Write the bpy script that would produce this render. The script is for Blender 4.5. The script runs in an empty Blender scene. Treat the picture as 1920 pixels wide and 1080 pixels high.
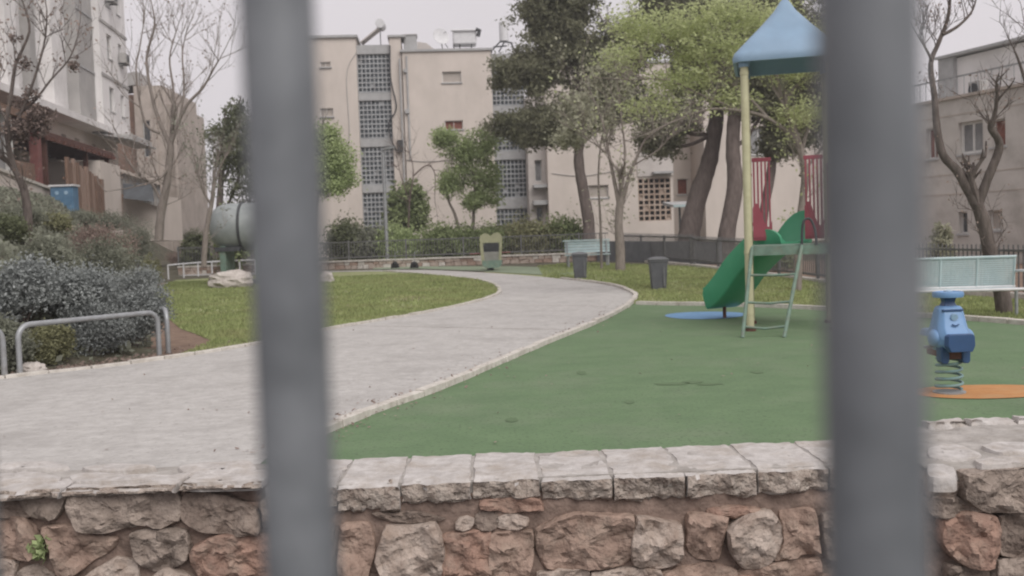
import bpy, bmesh, math, random
import numpy as np
from mathutils import Vector, Matrix, noise

# ---------------------------------------------------------------- camera
FPX, CAMH = 1900.0, 1.39
PITCH, ROLL = math.radians(2.68), math.radians(2.0)
cF = Vector((0, math.cos(PITCH), -math.sin(PITCH)))
r0 = Vector((1, 0, 0)); u0 = Vector((0, math.sin(PITCH), math.cos(PITCH)))
cR = r0*math.cos(ROLL) - u0*math.sin(ROLL)
cU = u0*math.cos(ROLL) + r0*math.sin(ROLL)
CAM = Vector((0, 0, CAMH))
scene = bpy.context.scene
cd = bpy.data.cameras.new('camera'); cam = bpy.data.objects.new('camera', cd)
scene.collection.objects.link(cam)
cam.matrix_world = Matrix(((cR.x, cU.x, -cF.x, 0), (cR.y, cU.y, -cF.y, 0), (cR.z, cU.z, -cF.z, CAMH), (0, 0, 0, 1)))
cd.sensor_width = 36; cd.lens = 36*FPX/1920
cd.clip_start = 0.05; cd.clip_end = 1500
cd.dof.use_dof = True; cd.dof.focus_distance = 5.4; cd.dof.aperture_fstop = 4.0
scene.camera = cam
# ---------------------------------------------------------------- light
SUN_DIR = Vector((0.42, -0.80, 0.95)).normalized()
w = bpy.data.worlds.new('World'); scene.world = w; w.use_nodes = True
nt = w.node_tree; nt.nodes.clear()
sky = nt.nodes.new('ShaderNodeTexSky'); sky.sky_type = 'NISHITA'; sky.sun_disc = False
sky.sun_elevation = math.asin(SUN_DIR.z); sky.sun_rotation = math.atan2(SUN_DIR.x, SUN_DIR.y)
hs = nt.nodes.new('ShaderNodeHueSaturation'); hs.inputs['Saturation'].default_value = 0.25
mx = nt.nodes.new('ShaderNodeMix'); mx.data_type = 'RGBA'; mx.inputs[0].default_value = 0.985
tcw = nt.nodes.new('ShaderNodeTexCoord'); nz = nt.nodes.new('ShaderNodeTexNoise')
nz.inputs['Scale'].default_value = 2.2; nz.inputs['Detail'].default_value = 5
cr = nt.nodes.new('ShaderNodeValToRGB')
cr.color_ramp.elements[0].position = .3; cr.color_ramp.elements[0].color = (4.55, 4.3, 4.45, 1)
cr.color_ramp.elements[1].position = .7; cr.color_ramp.elements[1].color = (4.95, 4.65, 4.85, 1)
bg = nt.nodes.new('ShaderNodeBackground'); bg.inputs['Strength'].default_value = 0.147
wo = nt.nodes.new('ShaderNodeOutputWorld')
L = nt.links.new
L(sky.outputs[0], hs.inputs['Color']); L(hs.outputs[0], mx.inputs[6]); L(tcw.outputs['Generated'], nz.inputs['Vector'])
L(nz.outputs['Fac'], cr.inputs[0]); L(cr.outputs[0], mx.inputs[7]); L(mx.outputs[2], bg.inputs['Color']); L(bg.outputs[0], wo.inputs[0])
sd = bpy.data.lights.new('sun', 'SUN'); sd.energy = 2.2; sd.angle = math.radians(45); sd.color = (1, .96, .92)
so = bpy.data.objects.new('sun', sd); scene.collection.objects.link(so)
so.rotation_euler = SUN_DIR.to_track_quat('Z', 'Y').to_euler(); so.location = (0, 0, 24)
vs = scene.view_settings; vs.view_transform = 'Standard'; vs.look = 'None'; vs.gamma = 1; vs.exposure = 0.12
vs.use_curve_mapping = False
scene.cycles.filter_width = 2.0

HAZE = 0.0013
# ---------------------------------------------------------------- helpers
rng = random.Random(7)
COL = scene.collection
def ray(px, py): return (cF*FPX + cR*(px-960) + cU*(540-py))
def P(px, py, Y):
    d = ray(px, py); return CAM + d*(Y/d.y)
def gz(y): return 0.02*max(0.0, y-20)
def sstep(a): a = min(1, max(0, a)); return a*a*(3-2*a)
def H(x, y):
    foot = -0.353*y if y >= 14 else -4.94-(14-y)*.45
    d = foot - x - .15
    h = 0
    if d > 0:
        sl = .6+.02*max(0, y-20)
        h = min(3.1, sl*d)*min(1, d/.8+.1)
        h += .12*noise.noise(Vector((x*.5, y*.5, 0)))*min(1, d)
    return gz(y)+max(0, h)
def G(px, py, z=None):
    d = ray(px, py).normalized(); t = 3.0
    while t < 200:
        p = CAM+d*t
        if p.z < (H(p.x, p.y) if z is None else gz(p.y)+z): break
        t += .05 if t < 60 else .3
    return CAM+d*t

MATS = {}
def mat(name, c1, c2=None, scale=8, rough=.8, bump=.3, bdist=.01, metal=0, detail=6, island=0, trans=0, spec=.3, c3=None, dirt_or_highlight=None, dscale=1.2, stretch=None, damt=.6, speck=None, sscale=40, slo=.6, shi=.68):
    if name in MATS: return MATS[name]
    m = bpy.data.materials.new(name); m.use_nodes = True; t = m.node_tree; b = t.nodes['Principled BSDF']
    b.inputs['Roughness'].default_value = rough; b.inputs['Metallic'].default_value = metal
    b.inputs['Specular IOR Level'].default_value = spec
    tc = t.nodes.new('ShaderNodeTexCoord'); vec = tc.outputs['Object']
    if stretch:
        mp = t.nodes.new('ShaderNodeMapping'); mp.inputs['Scale'].default_value = stretch
        t.links.new(vec, mp.inputs[0]); vec = mp.outputs[0]
    n = t.nodes.new('ShaderNodeTexNoise'); n.inputs['Scale'].default_value = scale; n.inputs['Detail'].default_value = detail
    n.inputs['Roughness'].default_value = .62
    t.links.new(vec, n.inputs['Vector'])
    r = t.nodes.new('ShaderNodeValToRGB'); c2 = c2 or tuple(x*.8 for x in c1)
    r.color_ramp.elements[0].position = .34; r.color_ramp.elements[0].color = (*c2, 1)
    r.color_ramp.elements[1].position = .66; r.color_ramp.elements[1].color = (*c1, 1)
    if c3:
        e = r.color_ramp.elements.new(.78); e.color = (*c3, 1)
    t.links.new(n.outputs['Fac'], r.inputs[0]); col = r.outputs[0]
    if dirt_or_highlight:
        n2 = t.nodes.new('ShaderNodeTexNoise'); n2.inputs['Scale'].default_value = dscale; n2.inputs['Detail'].default_value = 9
        n2.inputs['Roughness'].default_value = .7
        t.links.new(tc.outputs['Object'], n2.inputs['Vector'])
        rr = t.nodes.new('ShaderNodeMapRange'); rr.inputs[1].default_value = .48; rr.inputs[2].default_value = .72; rr.inputs[4].default_value = damt
        t.links.new(n2.outputs['Fac'], rr.inputs[0])
        mm = t.nodes.new('ShaderNodeMix'); mm.data_type = 'RGBA'; mm.inputs[7].default_value = (*dirt_or_highlight, 1)
        t.links.new(rr.outputs[0], mm.inputs[0]); t.links.new(col, mm.inputs[6]); col = mm.outputs[2]
    if speck:
        n3 = t.nodes.new('ShaderNodeTexNoise'); n3.inputs['Scale'].default_value = sscale; n3.inputs['Detail'].default_value = 4
        t.links.new(vec, n3.inputs['Vector'])
        rr = t.nodes.new('ShaderNodeMapRange'); rr.inputs[1].default_value = slo; rr.inputs[2].default_value = shi; rr.inputs[4].default_value = .8
        t.links.new(n3.outputs['Fac'], rr.inputs[0])
        mm = t.nodes.new('ShaderNodeMix'); mm.data_type = 'RGBA'; mm.inputs[7].default_value = (*speck, 1)
        t.links.new(rr.outputs[0], mm.inputs[0]); t.links.new(col, mm.inputs[6]); col = mm.outputs[2]
    if island:
        g = t.nodes.new('ShaderNodeNewGeometry'); mr = t.nodes.new('ShaderNodeMapRange')
        mr.inputs[3].default_value = 1-island; mr.inputs[4].default_value = 1+island
        t.links.new(g.outputs['Random Per Island'], mr.inputs[0])
        mm = t.nodes.new('ShaderNodeVectorMath'); mm.operation = 'SCALE'
        t.links.new(col, mm.inputs[0]); t.links.new(mr.outputs[0], mm.inputs['Scale']); col = mm.outputs[0]
    t.links.new(col, b.inputs['Base Color'])
    if trans:
        tr = t.nodes.new('ShaderNodeBsdfTranslucent'); ms = t.nodes.new('ShaderNodeMixShader'); ms.inputs[0].default_value = trans
        t.links.new(col, tr.inputs[0]); t.links.new(b.outputs[0], ms.inputs[1]); t.links.new(tr.outputs[0], ms.inputs[2])
        t.links.new(ms.outputs[0], t.nodes['Material Output'].inputs[0])
    if bump:
        bp = t.nodes.new('ShaderNodeBump'); bp.inputs['Strength'].default_value = bump; bp.inputs['Distance'].default_value = bdist
        nb = t.nodes.new('ShaderNodeTexNoise'); nb.inputs['Scale'].default_value = scale*2.5; nb.inputs['Detail'].default_value = 6
        t.links.new(vec, nb.inputs['Vector']); t.links.new(nb.outputs['Fac'], bp.inputs['Height'])
        t.links.new(bp.outputs[0], b.inputs['Normal'])
    MATS[name] = m; return m

M = dict(
 bar=mat('grey fence paint', (0.17, 0.182, 0.195), (0.115, 0.125, 0.134), 22, .42, .25, .001, spec=.6, dirt_or_highlight=(.27, .285, .3), dscale=14, damt=.7),  # paler mottling is a highlight painted into the bar colour
 concrete=mat('path concrete', (0.485, 0.47, 0.45), (0.385, 0.37, 0.352), 7, .92, 1, .02, detail=14, dirt_or_highlight=(.3, .285, .27), dscale=1.1, damt=.7, speck=(.28, .265, .25), sscale=22, slo=.6, shi=.72),
 rubber=mat('green rubber', (.135, .205, .108), (.112, .175, .092), 2.2, .95, .8, .006, detail=12, dirt_or_highlight=(.185, .215, .15), dscale=.8, damt=.55, speck=(.085, .12, .07), sscale=34, slo=.57, shi=.66),
 scuff=mat('worn rubber', (0.115, 0.17, 0.09), (0.1, 0.15, 0.08), 14, .95, .8, .006),
 rubber2=mat('faded rubber', (0.24, 0.285, 0.2), (0.2, 0.24, 0.165), 3, .9, .3, .003),
 blue_rub=mat('blue rubber', (.17, .31, .5), (.14, .26, .42), 6, .9, .3, .003),
 orange_rub=mat('orange rubber', (.52, .26, .1), (.42, .2, .08), 6, .9, .3, .003, dirt_or_highlight=(.33, .24, .14), dscale=3),
 grass=mat('grass', (0.29, 0.325, 0.155), (0.2, 0.23, 0.1), 1.6, .95, .9, .05, detail=12, dirt_or_highlight=(.29, .25, .16), dscale=.9, damt=.8),
 blade=mat('grass blades', (0.38, 0.43, 0.2), (0.27, 0.315, 0.135), 1.1, .8, 0, island=.2, trans=.4, dirt_or_highlight=(.38, .34, .2), dscale=.8, spec=.1),
 dry_grass=mat('dry thin grass', (.31, .29, .17), (.22, .2, .12), 5, .95, .8, .03, detail=10),
 soil=mat('soil', (.24, .17, .125), (.15, .1, .075), 4, .95, .9, .03, detail=10),
 bank=mat('bank soil', (.13, .115, .085), (.07, .07, .045), 2, .95, 1, .05, detail=10),
 asphalt=mat('street asphalt', (.09, .088, .085), (.06, .06, .06), 20, .9, .5, .005),
 kerb=mat('kerb stone', (.62, .59, .54), (.45, .42, .38), 9, .9, .6, .006, dirt_or_highlight=(.3, .26, .21), dscale=4),
 coping=mat('limestone coping', (0.53, 0.505, 0.485), (0.38, 0.355, 0.335), 13, .88, .9, .012, detail=12, dirt_or_highlight=(.3, .25, .2), dscale=4.5, damt=.75),
 cface=mat('coping broken face', (0.5, 0.44, 0.385), (0.27, 0.215, 0.18), 16, .9, 1, .04, detail=14, dirt_or_highlight=(.12, .1, .085), dscale=7, c3=(.6, .56, .51)),
 cement=mat('old cement', (0.43, 0.405, 0.38), (0.28, 0.26, 0.24), 9, .92, .9, .012, detail=12, dirt_or_highlight=(.22, .2, .17), dscale=4),
 mortar=mat('brown mortar', (0.27, 0.2, 0.165), (0.165, 0.122, 0.1), 14, .95, 1, .015, detail=12),
 st_a=mat('stone tan', (0.4, 0.29, 0.235), (0.22, 0.155, 0.122), 9, .9, 1, .035, detail=14, dirt_or_highlight=(.4, .33, .27), dscale=6),
 st_b=mat('stone grey', (0.38, 0.315, 0.27), (0.23, 0.185, 0.155), 11, .9, 1, .035, detail=14, dirt_or_highlight=(.12, .1, .08), dscale=5),
 st_c=mat('stone pale', (0.5, 0.425, 0.37), (0.31, 0.245, 0.205), 9, .9, 1, .035, detail=14, dirt_or_highlight=(.22, .15, .11), dscale=5),
 st_d=mat('stone dark', (0.27, 0.215, 0.18), (0.15, 0.115, 0.095), 11, .9, 1, .035, detail=14, dirt_or_highlight=(.32, .27, .23), dscale=6),
 st_e=mat('stone rust', (0.38, 0.245, 0.19), (0.22, 0.145, 0.115), 9, .9, 1, .035, detail=14, dirt_or_highlight=(.4, .33, .27), dscale=6),
 plaster=mat('beige plaster', (.63, .565, .515), (.55, .495, .45), .9, .92, .4, .012, detail=12, stretch=(1, 1, .3), dirt_or_highlight=(.47, .42, .375), dscale=.35, damt=.6),
 plaster2=mat('pale panel', (.56, .52, .49), (.48, .445, .42), 1, .92, .3, .01, dirt_or_highlight=(.36, .33, .31), dscale=.6),
 white=mat('white plaster', (0.8, 0.78, 0.77), (0.7, 0.68, 0.67), .8, .9, .3, .01, dirt_or_highlight=(.42, .4, .39), dscale=.5, stretch=(1, 1, .3)),
 greyw=mat('grey plaster', (.43, .415, .4), (.35, .34, .33), .8, .9, .3, .01, dirt_or_highlight=(.27, .26, .25), dscale=.5),
 slab=mat('slab concrete', (.42, .42, .42), (.34, .34, .34), 3, .9, .4, .01),
 lattice=mat('lattice concrete', (0.42, 0.43, 0.44), (0.33, 0.34, 0.35), 3, .9, .3, .01, dirt_or_highlight=(.16, .15, .15), dscale=1.2),
 lattice2=mat('brown lattice', (.46, .38, .32), (.3, .22, .17), 3, .9, .3, .01),
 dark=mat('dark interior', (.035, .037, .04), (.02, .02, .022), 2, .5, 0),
 bluedark=mat('bluish glass block', (0.2, 0.235, 0.255), (0.1, 0.125, 0.14), 2.5, .3, 0, spec=.5),
 glass=mat('window glass', (.09, .1, .11), (.05, .055, .06), .9, .12, 0, spec=.6),
 curtain=mat('curtained glass', (.3, .3, .3), (.17, .17, .175), 1.5, .3, 0),
 shutter=mat('closed shutter', (.42, .38, .34), (.36, .32, .29), 2, .7, .2, .01),
 redshut=mat('red brown shutter', (.24, .09, .065), (.14, .055, .04), 5, .7, .2, .01),
 frame=mat('white window frame', (.66, .65, .63), (.56, .55, .53), 6, .6, .1, .002),
 metalw=mat('white metal', (.66, .66, .67), (.55, .55, .56), 5, .5, .1, .002),
 galv=mat('galvanised steel', (.36, .375, .385), (.28, .29, .3), 12, .45, .2, .002, metal=.35, dirt_or_highlight=(.24, .22, .2), dscale=5),
 darkm=mat('dark steel', (.07, .075, .08), (.045, .047, .05), 10, .55, .2, .002),
 fencem=mat('grey fence steel', (.15, .15, .15), (.1, .1, .1), 8, .6, .2, .002),
 brick=mat('brown brick wall', (0.27, 0.175, 0.135), (0.17, 0.11, 0.085), 2, .9, .5, .02),
 stonew=mat('ashlar wall', (0.5, 0.44, 0.395), (0.4, 0.35, 0.31), 1.4, .92, .6, .02, dirt_or_highlight=(.26, .22, .18), dscale=.6),
 beigest=mat('right building render', (0.56, 0.53, 0.5), (0.48, 0.455, 0.425), 1.4, .92, .5, .02, dirt_or_highlight=(.23, .21, .185), dscale=.6),
 wood=mat('weathered wood', (.24, .155, .115), (.15, .095, .07), 3, .85, .5, .01, stretch=(6, 6, .6)),
 wood2=mat('pale weathered wood', (.36, .26, .21), (.25, .17, .135), 3, .85, .5, .01, stretch=(6, 6, .6)),
 dwood=mat('dark stained wood', (0.12, 0.055, 0.042), (0.08, 0.036, 0.028), 4, .75, .3, .005),
 redp=mat('faded red paint', (0.24, 0.1, 0.09), (0.17, 0.07, 0.065), 4, .7, .2, .003),
 bluep=mat('blue painted metal', (0.1, 0.2, 0.31), (0.075, 0.15, 0.24), 4, .6, .2, .003, dirt_or_highlight=(.17, .27, .38), dscale=5),
 tarp=mat('dark tarpaulin', (.1, .11, .12), (.06, .065, .07), 2, .6, .5, .02),
 stripe=mat('pale corrugated sheet', (0.46, 0.43, 0.41), (0.3, 0.28, 0.26), 3, .7, .3, .01),
 slide=mat('green slide plastic', (0.075, 0.39, 0.21), (0.06, 0.32, 0.175), 2, .42, .12, .004, spec=.45, dirt_or_highlight=(.1, .33, .2), dscale=2, damt=.5),
 yel=mat('pale yellow paint', (0.52, 0.5, 0.33), (0.45, 0.43, 0.28), 6, .55, .2, .002, dirt_or_highlight=(.36, .33, .2), dscale=7),
 red=mat('crimson plastic', (0.33, 0.075, 0.1), (0.27, 0.06, 0.08), 3, .5, .2, .003, spec=.4),
 blueroof=mat('blue roof plastic', (0.23, 0.33, 0.44), (0.2, 0.295, 0.4), 2, .5, .2, .004, spec=.4, dirt_or_highlight=(.25, .38, .52), dscale=1.6, damt=.6),
 gpaint=mat('green grey paint', (.17, .25, .2), (.12, .18, .145), 8, .6, .2, .002, dirt_or_highlight=(.2, .16, .12), dscale=9),
 rust=mat('brown steel', (.15, .07, .05), (.09, .045, .035), 9, .7, .3, .003),
 rblue=mat('rider blue plastic', (0.16, 0.3, 0.52), (0.13, 0.25, 0.44), 4, .45, .15, .003, spec=.45, dirt_or_highlight=(.2, .3, .42), dscale=5, damt=.5),
 rblue2=mat('rider dark blue', (.035, .085, .2), (.03, .07, .16), 4, .45, .15, .003, spec=.45),
 rblue3=mat('rider pale blue', (.33, .45, .56), (.25, .38, .5), 4, .5, .15, .003),
 teal=mat('teal spring paint', (.22, .34, .34), (.15, .25, .25), 8, .5, .2, .002, dirt_or_highlight=(.14, .12, .1), dscale=9),
 bench=mat('pale teal metal', (0.47, 0.57, 0.58), (0.4, 0.5, 0.51), 6, .55, .2, .002, dirt_or_highlight=(.45, .52, .51), dscale=3),
 bin=mat('dark grey bin', (0.12, 0.125, 0.135), (0.09, 0.095, 0.105), 5, .6, .3, .004),
 binlid=mat('grey bin lid', (.17, .175, .18), (.12, .125, .13), 5, .6, .3, .004),
 tank=mat('grey green container', (0.31, 0.335, 0.335), (0.25, 0.275, 0.272), 3, .5, .2, .004, dirt_or_highlight=(.36, .38, .38), dscale=1.5),
 tyre=mat('black rubber', (.03, .03, .03), (.02, .02, .02), 8, .8, .4, .005),
 yrider=mat('rider yellow', (0.31, 0.31, 0.2), (0.25, 0.25, 0.16), 5, .6, .2, .003),
 grider=mat('rider grey', (.24, .24, .22), (.17, .17, .15), 5, .6, .2, .003),
 boulder=mat('pale boulder', (.6, .56, .52), (.4, .36, .33), 5, .9, 1, .03, detail=12, dirt_or_highlight=(.25, .21, .18), dscale=2),
 bark_p=mat('pine bark', (0.2, 0.165, 0.15), (0.125, 0.1, 0.09), 5, .95, 1, .04, stretch=(2, 2, .6)),
 bark_g=mat('grey bark', (0.27, 0.235, 0.21), (0.18, 0.155, 0.135), 7, .95, .8, .02, stretch=(2, 2, .6)),
 bark_d=mat('dark bark', (0.15, 0.125, 0.112), (0.085, 0.07, 0.062), 8, .95, .8, .02, stretch=(2, 2, .6)),
 twig=mat('twigs', (.2, .155, .135), (.13, .1, .09), 5, .95, 0),
 l_pine=mat('pine needles', (0.25, 0.25, 0.17), (0.175, 0.18, 0.115), .7, .8, 0, island=.2, trans=.35, detail=3, spec=.08),
 l_acacia=mat('feathery leaves', (0.56, 0.6, 0.34), (0.45, 0.5, 0.26), .9, .7, 0, island=.2, trans=.5, detail=3, spec=.08),
 l_light=mat('light green leaves', (0.42, 0.49, 0.26), (0.31, 0.38, 0.18), 1.2, .7, 0, island=.2, trans=.35, detail=3, spec=.08),
 l_mid=mat('mid green leaves', (0.27, 0.32, 0.16), (0.19, 0.23, 0.11), 1, .7, 0, island=.2, trans=.3, detail=3, spec=.08),
 l_dark=mat('dark leaves', (0.19, 0.21, 0.125), (0.13, 0.145, 0.085), 1, .7, 0, island=.2, trans=.35, detail=3, spec=.08),
 l_blue=mat('blue grey rosemary', (.33, .35, .34), (.2, .215, .21), 2.2, .8, 0, island=.2, trans=.15, detail=3, spec=.08),
 l_olive=mat('olive leaves', (0.29, 0.29, 0.17), (0.2, 0.2, 0.11), 2, .8, 0, island=.2, trans=.25, detail=3, spec=.08),
 l_brown=mat('dry pink brown twigs', (0.36, 0.285, 0.25), (0.26, 0.2, 0.17), 1.5, .85, 0, island=.2, trans=.35, detail=3, spec=.08),
 l_greyg=mat('grey green leaves', (0.3, 0.31, 0.25), (0.2, 0.21, 0.16), 1.5, .85, 0, island=.2, trans=.35, detail=3, spec=.08),
 l_pale=mat('pale new leaves', (0.44, 0.44, 0.33), (0.34, 0.34, 0.25), 1.2, .8, 0, island=.2, trans=.35, detail=3, spec=.08),
)

def root_off(o):
    v = Vector((0, 0, 0))
    while o is not None: v += o.location; o = o.parent
    return v
def link(name, me, parent=None, kind=None):
    o = bpy.data.objects.new(name, me); COL.objects.link(o)
    if parent is not None: o.parent = parent
    if kind: o['kind'] = kind
    return o
def tag(o, label, cat, group=None):
    o['label'] = label; o['category'] = cat
    if group: o['group'] = group
    return o
def thing(name, label, cat, loc=(0, 0, 0), group=None):
    o = bpy.data.objects.new(name, None); COL.objects.link(o); o.location = loc
    o.empty_display_size = .2
    return tag(o, label, cat, group)

class MB:
    def __init__(s): s.v = []; s.f = []
    def add(s, vs, fs):
        b = len(s.v); s.v += [tuple(v) for v in vs]; s.f += [tuple(b+i for i in f) for f in fs]
    def hexa(s, c):   # 8 corners: bottom 4 ccw, top 4
        s.add(c, [(0, 3, 2, 1), (4, 5, 6, 7), (0, 1, 5, 4), (1, 2, 6, 5), (2, 3, 7, 6), (3, 0, 4, 7)])
    def box(s, x0, x1, y0, y1, z0, z1):
        s.hexa([(x0, y0, z0), (x1, y0, z0), (x1, y1, z0), (x0, y1, z0), (x0, y0, z1), (x1, y0, z1), (x1, y1, z1), (x0, y1, z1)])
    def fbox(s, F, u0, u1, v0, v1, z0, z1):
        s.hexa([F.pt(*c) for c in [(u0, v0, z0), (u1, v0, z0), (u1, v1, z0), (u0, v1, z0), (u0, v0, z1), (u1, v0, z1), (u1, v1, z1), (u0, v1, z1)]])
    def beam(s, a, b, w, h, up=Vector((0, 0, 1))):
        a = Vector(a); b = Vector(b); d = (b-a).normalized()
        sx = d.cross(up)
        if sx.length < 1e-3: sx = d.cross(Vector((0, 1, 0)))
        sx = sx.normalized()*w/2; sy = sx.normalized().cross(d)*h/2
        s.hexa([a-sx-sy, a+sx-sy, b+sx-sy, b-sx-sy, a-sx+sy, a+sx+sy, b+sx+sy, b-sx+sy])
    def tube(s, pts, r, n=8, cap=True):
        pts = [Vector(p) for p in pts]; m = len(pts)
        rs = r if isinstance(r, (list, tuple)) else [r]*m
        b = len(s.v); prev = None
        for i, p in enumerate(pts):
            d = (pts[min(i+1, m-1)]-pts[max(i-1, 0)])
            d = d.normalized() if d.length > 1e-9 else Vector((0, 0, 1))
            if prev is None:
                a = d.orthogonal().normalized()
            else:
                a = prev-d*prev.dot(d); a = a.normalized() if a.length > 1e-6 else d.orthogonal().normalized()
            prev = a; c = d.cross(a)
            for k in range(n):
                t = 2*math.pi*k/n; s.v.append(tuple(p+(a*math.cos(t)+c*math.sin(t))*rs[i]))
        for i in range(m-1):
            for k in range(n):
                k2 = (k+1) % n; s.f.append((b+i*n+k, b+i*n+k2, b+(i+1)*n+k2, b+(i+1)*n+k))
        if cap:
            s.f.append(tuple(b+k for k in range(n))[::-1]); s.f.append(tuple(b+(m-1)*n+k for k in range(n)))
    def prism(s, poly, off):   # poly: 3d points, off: extrusion vector
        n = len(poly); off = Vector(off); poly = [Vector(p) for p in poly]
        s.add(poly+[p+off for p in poly], [tuple(range(n))[::-1], tuple(range(n, 2*n))]+[(i, (i+1) % n, n+(i+1) % n, n+i) for i in range(n)])
    def loft(s, rings, closed=True, caps=True):
        b = len(s.v); n = len(rings[0])
        for r in rings: s.v += [tuple(p) for p in r]
        for i in range(len(rings)-1):
            for k in range(n if closed else n-1):
                k2 = (k+1) % n; s.f.append((b+i*n+k, b+i*n+k2, b+(i+1)*n+k2, b+(i+1)*n+k))
        if caps:
            s.f.append(tuple(b+k for k in range(n))[::-1]); e = b+(len(rings)-1)*n; s.f.append(tuple(e+k for k in range(n)))
    def lathe(s, c, prof, n=16, sx=1, sy=1):
        c = Vector(c); s.loft([[c+Vector((r*sx*math.cos(2*math.pi*k/n), r*sy*math.sin(2*math.pi*k/n), z)) for k in range(n)] for r, z in prof])
    def ball(s, c, r, n=12, sx=1, sy=1, sz=1):
        s.lathe(c, [(max(.001, r*math.sin(math.pi*i/8)), -r*sz*math.cos(math.pi*i/8)) for i in range(9)], n, sx, sy)
    def build(s, name, m, parent=None, kind=None, smooth=False, bevel=0):
        off = root_off(parent)
        me = bpy.data.meshes.new(name)
        me.from_pydata([(v[0]-off.x, v[1]-off.y, v[2]-off.z) for v in s.v], [], s.f)
        bm = bmesh.new(); bm.from_mesh(me); bmesh.ops.recalc_face_normals(bm, faces=bm.faces)
        if bevel:
            bmesh.ops.remove_doubles(bm, verts=bm.verts, dist=1e-5)
            bmesh.ops.bevel(bm, geom=[e for e in bm.edges if len(e.link_faces) == 2 and e.calc_face_angle(0) > .6], offset=bevel, segments=2, affect='EDGES', profile=.5)
        bm.to_mesh(me); bm.free()
        if smooth:
            me.polygons.foreach_set('use_smooth', [True]*len(me.polygons))
            me.set_sharp_from_angle(angle=math.radians(smooth if smooth > 1 else 50))
        me.materials.append(M[m] if isinstance(m, str) else m)
        return link(name, me, parent, kind)

class Frame:
    def __init__(s, o, ang):
        s.o = Vector((o[0], o[1], 0)); s.u = Vector((math.cos(ang), math.sin(ang), 0)); s.n = Vector((-math.sin(ang), math.cos(ang), 0))
    def pt(s, u, v, z): return s.o+s.u*u+s.n*v+Vector((0, 0, z))
    def hit(s, px, py, v=0):
        d = ray(px, py); q = s.o+s.n*v-CAM
        t = q.dot(s.n)/d.dot(s.n); p = CAM+d*t-s.o
        return p.dot(s.u), (CAM+d*t).z

def block(mb, F, u0, u1, v0, v1, z0, z1, ops=()):
    """closed volume whose front (v0) has openings (a,b,c,d,depth) with reveals"""
    us = sorted({u0, u1, *[o[0] for o in ops], *[o[1] for o in ops]}); zs = sorted({z0, z1, *[o[2] for o in ops], *[o[3] for o in ops]})
    for i in range(len(us)-1):
        for j in range(len(zs)-1):
            cu = (us[i]+us[i+1])/2; cz = (zs[j]+zs[j+1])/2
            if any(o[0] < cu < o[1] and o[2] < cz < o[3] for o in ops): continue
            mb.add([F.pt(us[i], v0, zs[j]), F.pt(us[i+1], v0, zs[j]), F.pt(us[i+1], v0, zs[j+1]), F.pt(us[i], v0, zs[j+1])], [(0, 1, 2, 3)])
    for a, b, c, d, e in ops:
        q = [F.pt(a, v0, c), F.pt(b, v0, c), F.pt(b, v0, d), F.pt(a, v0, d), F.pt(a, v0+e, c), F.pt(b, v0+e, c), F.pt(b, v0+e, d), F.pt(a, v0+e, d)]
        mb.add(q, [(0, 1, 5, 4), (1, 2, 6, 5), (2, 3, 7, 6), (3, 0, 4, 7), (4, 5, 6, 7)])
    q = [F.pt(u0, v0, z0), F.pt(u1, v0, z0), F.pt(u1, v0, z1), F.pt(u0, v0, z1), F.pt(u0, v1, z0), F.pt(u1, v1, z0), F.pt(u1, v1, z1), F.pt(u0, v1, z1)]
    mb.add(q, [(0, 1, 5, 4), (1, 2, 6, 5), (2, 3, 7, 6), (3, 0, 4, 7), (5, 4, 7, 6)])

def window(F, parent, a, b, c, d, v, paneM='glass', mull=1, sill=True, fr=.05):
    """window set in an opening whose back is at v"""
    m = MB()
    for q in ((a, a+fr, c, d), (b-fr, b, c, d)): m.fbox(F, q[0], q[1], v-.07, v-.004, q[2], q[3])
    for q in ((a+fr, b-fr, c, c+fr), (a+fr, b-fr, d-fr, d)): m.fbox(F, q[0], q[1], v-.068, v-.004, q[2], q[3])
    for k in range(mull):
        x = a+(b-a)*(k+1)/(mull+1); m.fbox(F, x-fr*.4, x+fr*.4, v-.064, v-.004, c+fr, d-fr)
    o = m.build('window', 'frame', parent)
    p = MB(); p.fbox(F, a+fr, b-fr, v-.03, v-.01, c+fr, d-fr); p.build('pane', paneM, o)
    if sill:
        s_ = MB(); s_.fbox(F, a-.06, b+.06, v-.25, v-.004, c-.06, c-.002); s_.build('sill', 'slab', o)
    return o

def lattice(F, parent, a, b, c, d, v, pu=.25, pz=.27, t=.07, m='lattice', back='bluedark', fill=.05, seed=1):
    rr = random.Random(seed); g = MB()
    nu = max(2, round((b-a)/pu)); nzz = max(2, round((d-c)/pz)); pu = (b-a)/nu; pz = (d-c)/nzz
    for i in range(nu+1):
        x = a+i*pu; g.fbox(F, x-t*.45, x+t*.45, v-.1, v, c, d)
    for j in range(nzz+1):
        z = c+j*pz; g.fbox(F, a, b, v-.095, v+.003, z-t*.5, z+t*.5)
    for i in range(nu):
        for j in range(nzz):
            if rr.random() < fill: g.fbox(F, a+i*pu+.02, a+(i+1)*pu-.02, v-.03, v+.006, c+j*pz+.02, c+(j+1)*pz-.02)
    o = g.build('grille', m, parent, 'stuff')
    p = MB(); p.fbox(F, a, b, v+.08, v+.12, c, d); p.build('pane', back, o)

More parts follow.
